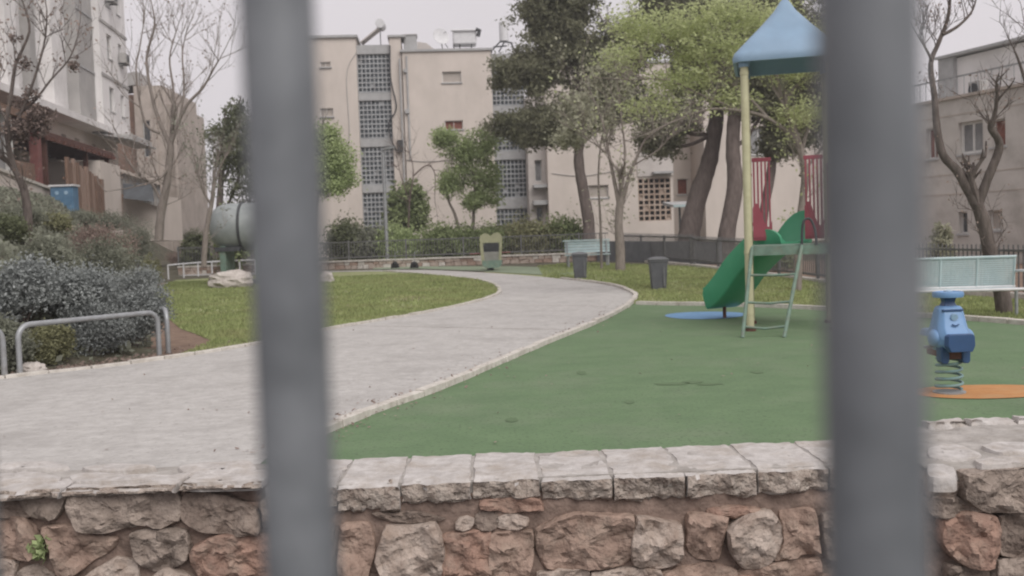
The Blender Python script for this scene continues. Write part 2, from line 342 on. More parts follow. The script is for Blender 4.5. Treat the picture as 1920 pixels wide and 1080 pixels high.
# ---------------------------------------------------------------- leaves & wood
def leaf_mesh(name, C, size, aspect, m, parent=None, seed=1, flat=0, kind=None, droop=0):
    """C: (n,3) world centres -> one mesh of n small quads"""
    off = root_off(parent); C = np.asarray(C)-np.array(off); n = len(C); r = np.random.RandomState(seed)
    a = r.normal(size=(n, 3)); a[:, 2] *= (1-flat); a[:, 2] -= droop; a /= np.linalg.norm(a, axis=1)[:, None]
    b = r.normal(size=(n, 3)); b[:, 2] *= (1-flat); b -= (a*b).sum(1)[:, None]*a; b /= np.linalg.norm(b, axis=1)[:, None]
    s = size*(.6+.8*r.rand(n))[:, None]
    a *= s*aspect*.5; b *= s*.5
    V = np.stack([C-a, C+b*.9, C+a, C-b*.9], 1).reshape(-1, 3)
    me = bpy.data.meshes.new(name); me.vertices.add(4*n); me.vertices.foreach_set('co', V.ravel())
    me.loops.add(4*n); me.loops.foreach_set('vertex_index', np.arange(4*n)); me.polygons.add(n)
    me.polygons.foreach_set('loop_start', np.arange(n)*4); me.update(calc_edges=True)
    me.materials.append(M[m]); return link(name, me, parent, kind)
def clumps(blobs, nc, per, rc, seed, shell=.55, zs=.75):
    """blobs: (centre, (rx,ry,rz), weight)"""
    r = np.random.RandomState(seed); out = []; cs = []
    wts = np.array([b[1][0]*b[1][1]*b[1][2] for b in blobs])**.7; wts /= wts.sum()
    for bi, k in enumerate(r.multinomial(nc, wts)):
        c, rad = blobs[bi]
        d = r.normal(size=(k, 3)); d /= np.linalg.norm(d, axis=1)[:, None]
        q = (shell+(1-shell)*r.rand(k))[:, None]**.8
        cc = np.array(c)+d*q*np.array(rad)*(.62+.62*r.rand(k)**1.3)[:, None]; cs.append(cc)
    cs = np.concatenate(cs)
    pts = np.repeat(cs, per, 0)+r.normal(size=(len(cs)*per, 3))*rc*np.array([1, 1, zs])*.5
    return pts, cs
def pblob(px, py, rpx, rpy, Y, ry=None):
    s = Y/FPX; return (tuple(P(px, py, Y)), (rpx*s, (ry if ry else rpx*s), rpy*s))
def smooth_pts(pts, k=4):
    pts = [Vector(p) for p in pts]; out = []
    for i in range(len(pts)-1):
        p0 = pts[max(i-1, 0)]; p1 = pts[i]; p2 = pts[i+1]; p3 = pts[min(i+2, len(pts)-1)]
        for j in range(k):
            t = j/k
            out.append(.5*((2*p1)+(p2-p0)*t+(2*p0-5*p1+4*p2-p3)*t*t+(3*p1-p0-3*p2+p3)*t**3))
    out.append(pts[-1]); return out
def limb(mb, pts, ra, rb, n=8, jit=.0, k=4):
    q = smooth_pts(pts, k); m = len(q)
    rs = [(ra+(rb-ra)*(i/(m-1)))*(1+jit*rng.uniform(-1, 1)) for i in range(m)]
    mb.tube(q, rs, n); return q
def twigs(mb, p, d, ln, r, depth, rr, up=.25, spread=.55, kids=3):
    pts = [p]; dd = d.normalized(); n = 4
    for i in range(n):
        dd = (dd+Vector((rr.uniform(-1, 1), rr.uniform(-1, 1), rr.uniform(-1, 1)))*.16+Vector((0, 0, up*.12))).normalized()
        pts.append(pts[-1]+dd*ln/n)
    mb.tube(pts, [r*(1-.6*i/n) for i in range(n+1)], 5 if depth > 1 else 4, cap=False)
    tips = [pts[-1]]
    if depth > 0:
        for k in range(kids):
            i = rr.choice([1, 2, 3, 4]); side = Vector((rr.uniform(-1, 1), rr.uniform(-1, 1), rr.uniform(-.3, 1))).normalized()
            d2 = (dd*(1-spread)+side*spread+Vector((0, 0, up*.4))).normalized()
            tips += twigs(mb, pts[i], d2, ln*rr.uniform(.5, .8), max(.004, r*.55), depth-1, rr, up, spread, kids)
    return tips
def PP(lst, Y, dY=0):
    out = []
    for i, q in enumerate(lst):
        out.append(P(q[0], q[1], (q[2] if len(q) > 2 else Y)+dY*i))
    return out

# ================================================================ GROUND
def grid_ground(name, m, xs, ys, f):
    vs = [(x, y, f(x, y)) for y in ys for x in xs]; nx = len(xs)
    fs = [(j*nx+i, j*nx+i+1, (j+1)*nx+i+1, (j+1)*nx+i) for j in range(len(ys)-1) for i in range(nx-1)]
    me = bpy.data.meshes.new(name); me.from_pydata(vs, [], fs); me.materials.append(M[m])
    me.polygons.foreach_set('use_smooth', [True]*len(fs))
    return link(name, me, None, 'structure')
WA = math.radians(1.3)   # yaw of near wall
WF = Frame(P(960, 900, 5.25).xy, WA)
xs = [-150, -90, -60]+[x*.5 for x in range(-90, 0)]+[0, 10, 30, 60, 150]
ys = [5.5, 6]+[6+.5*i for i in range(1, 109)]+[70, 100, 190]
g = grid_ground('ground', 'soil', xs, ys, lambda x, y: H(x, y)-.006 if y > 5.6 else H(x, 5.6)-.006)
g.data.materials.append(M['bank'])
for pl in g.data.polygons:
    c = pl.center
    if c.x < -.353*c.y-.2 or c.y > 36: pl.material_index = 1
mb = MB(); mb.box(-60, 60, -40, 5.5, -.8, -.6); mb.build('street', 'asphalt', None, 'structure')

def sheet(name, m, poly, dz, kind='structure', parent=None, cuts=(20,)):
    bm = bmesh.new(); vs = [bm.verts.new((p[0], p[1], 0)) for p in poly]; bm.faces.new(vs)
    bmesh.ops.triangulate(bm, faces=bm.faces[:])
    for c in cuts:
        bmesh.ops.bisect_plane(bm, geom=bm.verts[:]+bm.edges[:]+bm.faces[:], plane_co=(0, c, 0), plane_no=(0, 1, 0))
    for v in bm.verts: v.co.z = gz(v.co.y)+dz
    bmesh.ops.recalc_face_normals(bm, faces=bm.faces)
    if sum(f.normal.z for f in bm.faces) < 0: bmesh.ops.reverse_faces(bm, faces=bm.faces)
    me = bpy.data.meshes.new(name); bm.to_mesh(me); bm.free(); me.materials.append(M[m]); return link(name, me, parent, kind)
def G2(px, py): p = G(px, py, 0); return (p.x, p.y)
def sm2(lst, k=5): return [tuple(v)[:2] for v in smooth_pts([Vector((a, b, 0)) for a, b in lst], k)]

left_edge = sm2([(-9.5, 7.2)]+[G2(*q) for q in [(0, 712), (240, 684), (465, 650), (620, 618), (760, 594), (880, 570), (926, 556), (937, 546), (925, 534), (880, 523), (760, 512), (690, 509)]]+[(-9.5, 40), (-13.5, 41)])
right_edge = sm2([G2(500, 862)]+[G2(*q) for q in [(620, 808), (720, 768), (830, 728), (1000, 655), (1100, 614), (1160, 585), (1190, 562), (1184, 549), (1130, 533), (1000, 518), (880, 510), (790, 506.5)]]+[(-6, 40.2), (-13.5, 42.6)])
path = sheet('path', 'concrete', [(-9.5, 5.7)]+left_edge+right_edge[::-1]+[(right_edge[0][0], 5.7)], .008)
# far lawn boundary kerb line between rubber and back lawn
kl = sm2([right_edge[34]]+[G2(*q) for q in [(1195, 571), (1350, 574), (1530, 581), (1700, 593), (1920, 609), (2100, 626)]]+[(9.2, 8), (9.6, 5.7)])
i0 = min(range(len(right_edge)), key=lambda i: (Vector(right_edge[i])-Vector(kl[5])).length)
rubber = sheet('playground_surface', 'rubber', [(right_edge[0][0], 5.7)]+right_edge[:i0]+kl[4:], .004)
back_lawn = sheet('back_lawn', 'grass', kl[4:][::-1]+right_edge[i0:i0+22]+[(2.6, 40.8), (6.3, 34), (9.4, 16), (13, 10), (13, 5.7)], .0)
lawn = sheet('lawn', 'grass', left_edge[12:60]+[G2(*q) for q in [(640, 509), (540, 512), (430, 520), (330, 525), (285, 545), (292, 566), (300, 588), (322, 602), (340, 617), (366, 626), (400, 640)]], .002)
far_pad = sheet('far_rubber_pad', 'rubber2', [G2(*q) for q in [(700, 506), (790, 504.6), (880, 508), (1000, 515), (1100, 520), (1100, 504), (960, 500), (800, 500), (700, 502)]], .016, cuts=())

def disc(name, m, c, rx, ry, dz, ang=0, n=40):
    pts = []
    for k in range(n):
        t = 2*math.pi*k/n; w_ = 1+.03*math.sin(3*t+1)
        x = rx*w_*math.cos(t); y = ry*w_*math.sin(t); pts.append((c[0]+x*math.cos(ang)-y*math.sin(ang), c[1]+x*math.sin(ang)+y*math.cos(ang)))
    return sheet(name, m, pts, dz, cuts=())
disc('blue_rubber_patch', 'blue_rub', G2(1322, 592), .68, .8, .010)
disc('orange_rubber_patch', 'orange_rub', (P(1850, 740, 8.3).x, 8.33), .62, .36, .010)

# kerb stones
def kerb(line, wdt, h, step, parent, name='kerb_stone', m='kerb', side=0):
    pts = [Vector((a, b, 0)) for a, b in line]; rr = random.Random(3)
    L_ = [0]
    for i in range(1, len(pts)): L_.append(L_[-1]+(pts[i]-pts[i-1]).length)
    def at(s):
        for i in range(1, len(pts)):
            if L_[i] >= s:
                t = (s-L_[i-1])/max(1e-6, L_[i]-L_[i-1]); return pts[i-1].lerp(pts[i], t), (pts[i]-pts[i-1]).normalized()
        return pts[-1], (pts[-1]-pts[-2]).normalized()
    s = 0
    while s+step <= L_[-1]:
        a, _ = at(s+.008); b, _ = at(s+step-.008); d = (b-a).normalized(); nn = Vector((-d.y, d.x, 0))
        hh = h+rr.uniform(-.008, .008); o = side*wdt/2; e = rr.uniform(-.006, .006)
        mb = MB(); c = []
        for z in (-.06, 1):
            for p, sg in ((a, -1), (b, -1), (b, 1), (a, 1)):
                q = p+nn*(o+e+sg*wdt/2*(1 if z < 0 else .88)); c.append((q.x, q.y, gz(q.y)+(z if z < 0 else hh)))
        mb.hexa(c); mb.build(name, m, parent, bevel=.006 if a.y < 16 else 0); s += step
kerb(left_edge[4:60], .1, .045, .5, lawn)
kerb(right_edge[1:i0+16], .11, .06, .5, path)
kerb(kl[5:], .16, .07, .5, back_lawn)

for ya, yb, xa, xb in ((571, 576, 905, 1140), (541, 543, 960, 1170), (612, 620, 660, 1085), (520, 521, 900, 1030)):
    a = Vector(G2(xa, ya)).to_3d(); b = Vector(G2(xb, yb)).to_3d(); a.z = gz(a.y); b.z = gz(b.y); n_ = (b-a).normalized().cross(Vector((0, 0, 1)))*.009
    mb = MB(); k_ = 14; pr = [a.lerp(b, i/k_)+n_*rng.uniform(-1.5, 1.5)+Vector((0, 0, .0105)) for i in range(k_+1)]
    mb.add([p+n_ for p in pr]+[p-n_ for p in pr], [(i, i+1, k_+2+i, k_+1+i) for i in range(k_)]); mb.build('joint', 'soil', path)
for px_, py_, sx_, sy_ in ((1262, 722, .16, .018), (1300, 718, .1, .02), (1330, 722, .12, .014), (1090, 700, .05, .03), (1180, 755, .04, .02), (960, 790, .05, .02), (1420, 700, .06, .02)):
    q_ = G2(px_, py_); pts_ = []
    for k in range(14):
        t_ = 2*math.pi*k/14; r_ = 1+.45*noise.noise(Vector((math.cos(t_)*2+px_, math.sin(t_)*2, 0))); pts_.append((q_[0]+sx_*r_*math.cos(t_), q_[1]+sy_*5*r_*math.sin(t_)))
    sheet('worn_patch', 'scuff', pts_, .0075, parent=rubber, kind=None, cuts=())
# grass blades
def in_poly(x, y, poly):
    c = False; n = len(poly); j = n-1
    for i in range(n):
        a, b = poly[i]; e, f = poly[j]
        if (b > y) != (f > y) and x < (e-a)*(y-b)/(f-b)+a: c = not c
        j = i
    return c
def blades(name, obj_poly, n, box, dz, seed, sz=.05, keep=None):
    r = random.Random(seed); V = []
    x0, x1, y0, y1 = box
    while len(V) < n:
        y = y0+(y1-y0)*r.random()**1.5; x = r.uniform(x0, x1)
        if not in_poly(x, y, obj_poly) or (keep and not keep(x, y)): continue
        if noise.noise(Vector((x*.6, y*.6, seed))) < -.25 and r.random() < .6: continue
        V.append((x, y, gz(y)+dz))
    r2 = np.random.RandomState(seed); C = np.array(V); n = len(C)
    ang = r2.rand(n)*6.28; h = sz*(.5+r2.rand(n)); a = np.stack([np.cos(ang), np.sin(ang), 0*ang], 1)*.008*(1+C[:, 1:2]/12)
    top = C+np.stack([r2.normal(size=n)*.02, r2.normal(size=n)*.02, h], 1)
    W = np.stack([C-a, C+a, top], 1).reshape(-1, 3)
    me = bpy.data.meshes.new(name); me.vertices.add(3*n); me.vertices.foreach_set('co', W.ravel())
    me.loops.add(3*n); me.loops.foreach_set('vertex_index', np.arange(3*n)); me.polygons.add(n)
    me.polygons.foreach_set('loop_start', np.arange(n)*3); me.update(calc_edges=True); me.materials.append(M['blade'])
    o = link(name, me, None, 'stuff'); return o
lawn_poly = left_edge[12:60]+[G2(*q) for q in [(640, 509), (540, 512), (430, 520), (330, 525), (285, 545), (292, 566), (300, 588), (322, 602), (340, 617), (366, 626), (400, 640)]]
o = blades('grass', lawn_poly, 60000, (-13, 1, 13, 36), .002, 5); tag(o, 'short patchy green grass on the rounded lawn inside the path bend', 'grass')
bl_poly = kl[4:][::-1]+right_edge[i0:i0+22]+[(2.6, 40.8), (6.3, 34), (9.4, 16), (13, 10)]
o = blades('grass', bl_poly, 40000, (1, 10, 14, 40), .0, 6); tag(o, 'yellowish grass strip behind the playground up to the fence', 'grass')

# ================================================================ NEAR STONE WALL
wall = thing('stone_wall', 'low rubble stone wall with pale flat coping in front of the playground', 'wall', WF.pt(0, 0, -.6))
TOP = .15; D = .62
def wuv(px, py): return WF.hit(px, py)
mb = MB(); mb.fbox(WF, -5.2, 4.2, .05, D-.02, -.6, TOP-.07); mb.build('core', 'mortar', wall)
# uneven mortar skin
vs = []; fs = []; nu, nv = 190, 34
for j in range(nv):
    for i in range(nu):
        u = -4.5+i*.045; z = -.6+j*.0205
        vs.append(WF.pt(u, .012+.02*noise.fractal(Vector((u*7, z*7, 3)), 1, 2, 4), z))
for j in range(nv-1):
    for i in range(nu-1): fs.append((j*nu+i, j*nu+i+1, (j+1)*nu+i+1, (j+1)*nu+i))
mb = MB(); mb.add(vs, fs); mb.build('mortar', 'mortar', wall, smooth=80)

def stone_face(poly_uv, m, proud=.03, seed=0, rough=1.0, back=.2, name='stone', grow=.021, voff=0):
    """irregular stone from an outline in wall coordinates"""
    n = len(poly_uv); cu = sum(p[0] for p in poly_uv)/n; cz = sum(p[1] for p in poly_uv)/n
    per = []; 
    for i in range(n):
        a = Vector(poly_uv[i]); b = Vector(poly_uv[(i+1) % n]); k = max(2, int((b-a).length/.028))
        for j in range(k): per.append(a.lerp(b, j/k))
    # round the outline a little
    for _ in range(1): per = [(per[i-1]+per[i]*3+per[(i+1) % len(per)])/5 for i in range(len(per))]
    q = []
    for p in per:
        nn = noise.noise(Vector((p.x*14, p.y*14, seed)))*.012
        d = (p-Vector((cu, cz))); q.append(p+d.normalized()*(nn+grow))
    rings = []
    for sc, dep in ((1, back), (1.0, .0), (.985, -proud*.75), (.95, -proud*1.0), (.82, -proud*1.1), (.68, -proud*1.15), (.54, -proud*1.15), (.4, -proud*1.15), (.26, -proud*1.15), (.13, -proud*1.15)):
        ring = []
        for p in q:
            x = cu+(p.x-cu)*sc; z = cz+(p.y-cz)*sc
            dd = dep
            if dep < 0:
                dd += rough*(.040*noise.fractal(Vector((x*6+seed*3, z*6, seed)), 1, 2, 2)+.024*noise.fractal(Vector((x*16, z*16, seed)), .8, 2, 4))
                sl_ = Vector((math.sin(seed*7), math.cos(seed*5))); dd += rough*(.05*abs(noise.noise(Vector((x*6+seed, z*6, seed*1.7))))+.12*((x-cu)*sl_.x+(z-cz)*sl_.y)); dd = min(dd, -.004)
            ring.append(WF.pt(x, dd+voff, z))
        rings.append(ring)
    if voff: 
        for rg in rings:
            for p in rg: p.z = min(p.z, .16)
    if cu < wuv(500, 905)[0]:
        for rg in rings:
            for p in rg: p.z = min(p.z, .168)
    mb = MB(); mb.loft(rings); return mb.build(name, m, wall, smooth=27)

pxstones = [
 ([(-20, 920), (28, 930), (62, 966), (-20, 966)], 'st_d', .02), ([(28, 912), (116, 908), (120, 938), (105, 966), (74, 968), (45, 948)], 'st_b', .035),
 ([(134, 910), (325, 912), (333, 975), (300, 988), (262, 978), (182, 994), (150, 980), (137, 945)], 'st_b', .05),
 ([(348, 926), (400, 930), (478, 952), (486, 1000), (385, 990), (343, 972)], 'st_d', .03),
 ([(495, 940), (615, 925), (622, 962), (560, 990), (500, 985)], 'st_d', .03),
 ([(-20, 968), (45, 976), (77, 1012), (62, 1046), (25, 1042), (-20, 1034)], 'st_a', .04),
 ([(88, 988), (150, 990), (172, 1004), (217, 1010), (205, 1030), (165, 1052), (132, 1080), (110, 1070), (106, 1030)], 'st_a', .04),
 ([(253, 1000), (350, 995), (352, 1045), (325, 1060), (290, 1066), (262, 1050)], 'st_b', .045),
 ([(370, 1022), (400, 1008), (486, 1003), (520, 1010), (515, 1078), (390, 1078), (366, 1056)], 'st_e', .045),
 ([(540, 1000), (622, 985), (622, 1070), (545, 1080)], 'st_b', .04),
 ([(-20, 1046), (32, 1056), (22, 1090), (-20, 1095)], 'st_c', .03), ([(34, 1074), (60, 1062), (98, 1078), (90, 1110), (30, 1108)], 'st_b', .03),
 ([(165, 1080), (215, 1050), (250, 1056), (255, 1100), (150, 1110)], 'st_c', .035), ([(290, 1084), (320, 1067), (362, 1084), (360, 1125), (285, 1125)], 'st_c', .035),
 ([(640, 988), (690, 984), (697, 1020), (690, 1082), (640, 1085)], 'st_a', .035),
 ([(727, 986), (770, 990), (812, 980), (826, 1010), (828, 1075), (730, 1088), (706, 1045), (722, 1012)], 'st_c', .05),
 ([(832, 1007), (918, 995), (916, 1080), (834, 1088)], 'st_e', .035), ([(923, 1004), (996, 998), (994, 1040), (985, 1088), (921, 1086)], 'st_a', .035),
 ([(1010, 992), (1060, 970), (1120, 968), (1182, 966), (1180, 1040), (1164, 1058), (1060, 1062), (1030, 1060), (1010, 1028)], 'st_a', .045),
 ([(1195, 970), (1275, 986), (1275, 1045), (1240, 1062), (1192, 1056), (1185, 1030)], 'st_c', .045),
 ([(1293, 968), (1362, 968), (1350, 1005), (1345, 1042), (1310, 1044), (1290, 1020)], 'st_a', .04),
 ([(1364, 992), (1402, 964), (1442, 962), (1458, 985), (1468, 1010), (1432, 1055), (1395, 1060), (1374, 1036)], 'st_c', .06),
 ([(1462, 962), (1522, 957), (1530, 1030), (1448, 1046), (1474, 1010)], 'st_a', .035), ([(1545, 965), (1640, 955), (1650, 1030), (1550, 1040)], 'st_b', .04),
 ([(1660, 955), (1735, 948), (1745, 1030), (1668, 1035)], 'st_a', .04),
 ([(862, 972), (886, 974), (880, 990), (858, 988)], 'st_c', .02), ([(935, 972), (988, 970), (988, 984), (937, 987)], 'st_c', .02),
 ([(700, 962), (780, 962), (830, 972), (820, 976), (735, 976)], 'st_d', .012), ([(895, 965), (928, 968), (926, 988), (895, 990)], 'st_d', .012),
 ([(905, 938), (1005, 934), (1016, 956), (905, 954)], 'st_e', .03), ([(1330, 953), (1420, 952), (1418, 962), (1330, 963)], 'st_e', .02),
 ([(1010, 1072), (1100, 1070), (1108, 1110), (1010, 1112)], 'st_c', .035), ([(1114, 1072), (1235, 1068), (1238, 1112), (1118, 1114)], 'st_c', .035),
 ([(1246, 1074), (1325, 1058), (1376, 1068), (1374, 1115), (1248, 1115)], 'st_a', .04), ([(1386, 1070), (1440, 1060), (1530, 1046), (1534, 1105), (1390, 1112)], 'st_a', .035),
 ([(1545, 1050), (1660, 1045), (1662, 1105), (1548, 1108)], 'st_b', .035), ([(1672, 1045), (1765, 1042), (1770, 1105), (1676, 1105)], 'st_c', .035),
 ([(1768, 978), (1810, 962), (1860, 968), (1866, 1018), (1850, 1056), (1800, 1052), (1764, 1012)], 'st_e', .06),
 ([(1872, 968), (1940, 962), (1940, 1042), (1872, 1036)], 'st_d', .04), ([(1870, 1050), (1940, 1052), (1940, 1105), (1860, 1105)], 'st_b', .04),
 ([(1780, 1062), (1850, 1066), (1850, 1105), (1782, 1105)], 'st_d', .03),
 ([(1745, 892), (1792, 894), (1788, 926), (1748, 930)], 'st_c', .03), ([(1800, 884), (1945, 868), (1945, 952), (1850, 955), (1802, 930)], 'st_b', .06),
 ([(1745, 938), (1790, 935), (1840, 955), (1800, 958), (1760, 968), (1748, 960)], 'st_b', .025),
]
for i, (pl, m, pr) in enumerate(pxstones): RV = -.25 if min(q[0] for q in pl) > 1735 else 0; stone_face([WF.hit(q[0], q[1], RV) for q in pl], m, pr, seed=i*1.37+1, voff=RV)
# courses below the frame and beyond its sides
rr = random.Random(11)
def fillrow(u0, u1, z0, z1):
    u = u0
    while u < u1:
        wd = rr.uniform(.16, .34); e = min(u+wd, u1)
        if e-u > .08:
            j = lambda: rr.uniform(-.018, .018)
            stone_face([(u+.012+j(), z0+.01+j()), (e-.012+j(), z0+.01+j()), (e-.012+j(), z1-.01+j()), ((u+e)/2, z1-.01+j()), (u+.012+j(), z1-.01+j())], rr.choice(['st_a', 'st_b', 'st_c', 'st_e', 'st_d']), rr.uniform(.03, .05), seed=rr.uniform(20, 90))
        u = e
fillrow(-4.2, 3.9, -.59, -.43)
for z0, z1 in ((-.42, -.26), (-.25, -.08), (-.07, .07)): fillrow(-4.2, -2.75, z0, z1); fillrow(2.72, 3.9, z0, z1)
# coping blocks
def coping(u0, u1, v0, v1, z0, z1, seed, m='coping', fan=0, rough=1, nu=12, nv=10, nzz=6, name='coping_stone', ub=None, face=None):
    """rough block: (u0,u1) front edge, (ub) back edge"""
    ub = ub or (u0, u1); mb = MB(); idx = {}
    def pos(i, j, k):
        s = i/nu; t = j/nv; h = k/nzz
        u = (u0+(u1-u0)*s)*(1-t)+(ub[0]+(ub[1]-ub[0])*s)*t; v = v0+(v1-v0)*t; z = z0+(z1-z0)*h
        q = Vector((u*6, v*6, z*6+seed)); f = noise.fractal(q, 1, 2, 3); f2 = noise.fractal(q*3.5, .9, 2, 3)
        er = .014
        du = (-er if i == nu else er if i == 0 else 0)*(1 if k == nzz else 0)*(.5+f)
        if k == nzz: z += rough*(.010*f+.005*f2); z -= (.012+.012*abs(f2))*(1 if j == 0 else 0)
        if j == 0:
            v += rough*(.034*f+.03*f2)+(0.02 if k == nzz else -.012*(1-abs(h-.5)*2))
            if k == 0: z += .05*max(0, f2+f*.6); v += .02
        u += du+(.008*f2 if i in (0, nu) else 0)
        return WF.pt(u, v, z)
    def vid(i, j, k):
        if (i, j, k) not in idx: idx[(i, j, k)] = len(mb.v); mb.v.append(tuple(pos(i, j, k)))
        return idx[(i, j, k)]
    for i in range(nu):
        for j in range(nv):
            for k in (0, nzz): mb.f.append((vid(i, j, k), vid(i+1, j, k), vid(i+1, j+1, k), vid(i, j+1, k)))
        for k in range(nzz):
            for j in (0, nv): mb.f.append((vid(i, j, k), vid(i+1, j, k), vid(i+1, j, k+1), vid(i, j, k+1)))
    for j in range(nv):
        for k in range(nzz):
            for i in (0, nu): mb.f.append((vid(i, j, k), vid(i, j+1, k), vid(i, j+1, k+1), vid(i, j, k+1)))
    o = mb.build(name, m, wall, smooth=45)
    if face:
        o.data.materials.append(M[face])
        for pl in o.data.polygons:
            if pl.normal.dot(WF.n) < -.55: pl.material_index = 1
    return o
fr = [502, 632, 751, 884, 1014, 1149, 1284, 1418, 1552, 1690, 1740]; z0c = .025
for i in range(len(fr)-1):
    a = wuv(fr[i]+2, 905)[0]; b = wuv(fr[i+1]-2, 905)[0]
    coping(a, b, -.02, D, z0c+rr.uniform(-.03, .015), TOP+rr.uniform(-.004, .006), i*3.3+2, face='cface', nu=16, nzz=8)
mb = MB(); mb.fbox(WF, wuv(495, 905)[0], wuv(1742, 905)[0], .02, D-.006, TOP-.1, TOP-.006); mb.build('joint_mortar', 'cement', wall)
def flag(pl, z, seed, m='coping', t=.07):
    pts = [G(px, py, z) for px, py in pl]; n = len(pts); c = sum(pts, Vector())/n; per = []
    for i in range(n):
        for j in range(5): per.append(pts[i].lerp(pts[(i+1) % n], j/5))
    for _ in range(2): per = [(per[i-1]+per[i]*2+per[(i+1) % len(per)])/4 for i in range(len(per))]
    rings = []
    for sc, dz in ((1, -t), (1.01, -.02), (.96, 0), (.7, .004), (.35, .003)):
        rings.append([c+(p-c)*sc+Vector((0, 0, dz+(.012*noise.fractal(p*6+Vector((seed, 0, sc))*1, 1, 2, 3) if dz >= 0 else 0))) for p in per])
    mb = MB(); mb.loft(rings); mb.build('coping_stone', m, wall, smooth=40)
# left part: cement bedded, thinner irregular cap
TL = .2; lf = [-60, 125, 340, 500]
for i in range(3):
    a = wuv(lf[i]+3, 905)[0]; b = wuv(lf[i+1]-3, 905)[0]
    coping(a, b, -.085, .2, .155+.004*i, TL, 50+i*2.1, m='coping', rough=.9, nu=22, nzz=4, face='cface')
mb = MB(); mb.fbox(WF, -5.2, wuv(500, 905)[0], .05, .5, 0, TL-.05); mb.build('core', 'mortar', wall)
mb = MB(); nu, nv = 90, 22; vs = []; fs = []; ua = -4.4; ub_ = wuv(500, 905)[0]
for j in range(nv):
    for i in range(nu):
        u = ua+(ub_-ua)*i/(nu-1); v = .16+(.62)*j/(nv-1)
        z = TL-.016+.018*noise.fractal(Vector((u*3.2, v*6.5, 1)), 1, 2, 5)-(.2*sstep((v-.45)/.33))
        vs.append(WF.pt(u, v, z))
for j in range(nv-1):
    for i in range(nu-1): fs.append((j*nu+i, j*nu+i+1, (j+1)*nu+i+1, (j+1)*nu+i))
mb.add(vs, fs); mb.build('cement_bed', 'cement', wall, smooth=40)
for i, pl in enumerate([[(-20, 886), (60, 884), (118, 892), (114, 901), (-20, 904)], [(125, 893), (150, 885), (230, 887), (330, 894), (335, 902), (140, 904)], [(345, 898), (400, 892), (480, 893), (492, 902), (350, 905)],
    [(-10, 868), (90, 863), (140, 873), (60, 880), (-10, 880)], [(150, 874), (230, 868), (305, 875), (230, 882), (160, 883)], [(325, 870), (470, 862), (490, 884), (350, 888)], [(-200, 870), (-30, 866), (-30, 900), (-200, 905)]]):
    flag(pl, TL+.012, 30+i*4.3, t=.05)
for k in range(2): coping(-4.4+k*.87, -4.4+(k+1)*.87-.01, -.05, .2, .14, TL, 70+k, rough=1)
# right, slightly raised part with flagstones
mb = MB(); nu, nv = 60, 28; vs = []; fs = []; ua = WF.hit(1738, 905, -.25)[0]; mb.fbox(WF, ua, 4.2, -.2, .76, -.6, .1); mb.build('core', 'mortar', wall)
for j in range(nv):
    for i in range(nu):
        u = ua+(4.2-ua)*i/(nu-1); v = -.27+1.05*j/(nv-1)
        z = .176+.016*noise.fractal(Vector((u*3.2, v*6.5, 9)), 1, 2, 5)-(.05 if j == 0 else 0)
        vs.append(WF.pt(u, v, z))
for j in range(nv-1):
    for i in range(nu-1): fs.append((j*nu+i, j*nu+i+1, (j+1)*nu+i+1, (j+1)*nu+i))
mb = MB(); mb.add(vs, fs); mb.build('cement_bed', 'cement', wall, smooth=40)
for i, pl in enumerate([[(1738, 838), (1800, 830), (1850, 853), (1795, 862), (1738, 858)], [(1832, 836), (1880, 826), (1945, 826), (1948, 848), (1880, 850)],
    [(1738, 866), (1770, 868), (1790, 878), (1796, 896), (1738, 896)], [(1822, 860), (1880, 856), (1925, 857), (1925, 866), (1835, 870)], [(1950, 826), (2050, 820), (2060, 868), (1950, 868)]]):
    flag(pl, .194, i*5.1)
for i, (a, b) in enumerate([(1738, 1815), (1818, 1905), (1908, 1990)]):
    uu = WF.hit(a, 830, .75)[0]; u2 = WF.hit(b, 830, .75)[0]
    coping(uu, u2, .72, .84, .0, .205, 90+i*1.7, m='coping', nu=14, nv=4, rough=1.2)
# weed in the wall
wd = thing('weed', 'small green weed growing from a joint of the stone wall', 'plant', WF.pt(*(lambda q: (q[0], -.02, q[1]))(wuv(82, 1038))))
c = WF.pt(wuv(82, 1028)[0], -.05, wuv(82, 1025)[1])
rs_ = np.random.RandomState(4); leaf_mesh('leaves', np.array(c)+rs_.normal(size=(90, 3))*np.array([.022, .015, .032]), .026, 1.6, 'l_light', wd, 3)

# ================================================================ NEAR FENCE BARS
fb = thing('metal_fence', 'grey round vertical fence bars close in front, out of focus', 'fence', P(540, 540, .41)*1)
fb.location.z = -.6
pL = P(543, 540, .41); pR = P(1636, 540, .30); dv = (pR-pL); dv.z = 0
for k in range(-3, 5):
    q = pL+dv*k
    mb = MB(); mb.tube([(q.x, q.y, -.55), (q.x, q.y, .5), (q.x, q.y, 1.5), (q.x, q.y, 2.35)], .0150, 28); mb.build('bar', 'bar', fb, smooth=50)
for z in (-.5, 2.3):
    a = pL+dv*-3.4; b = pL+dv*4.4; mb = MB(); mb.beam((a.x, a.y, z), (b.x, b.y, z), .04, .04); mb.build('rail', 'bar', fb)
for k in (-3.4, 4.4):
    q = pL+dv*k; mb = MB(); mb.box(q.x-.03, q.x+.03, q.y-.03, q.y+.03, -.6, 2.4); mb.build('post', 'bar', fb)

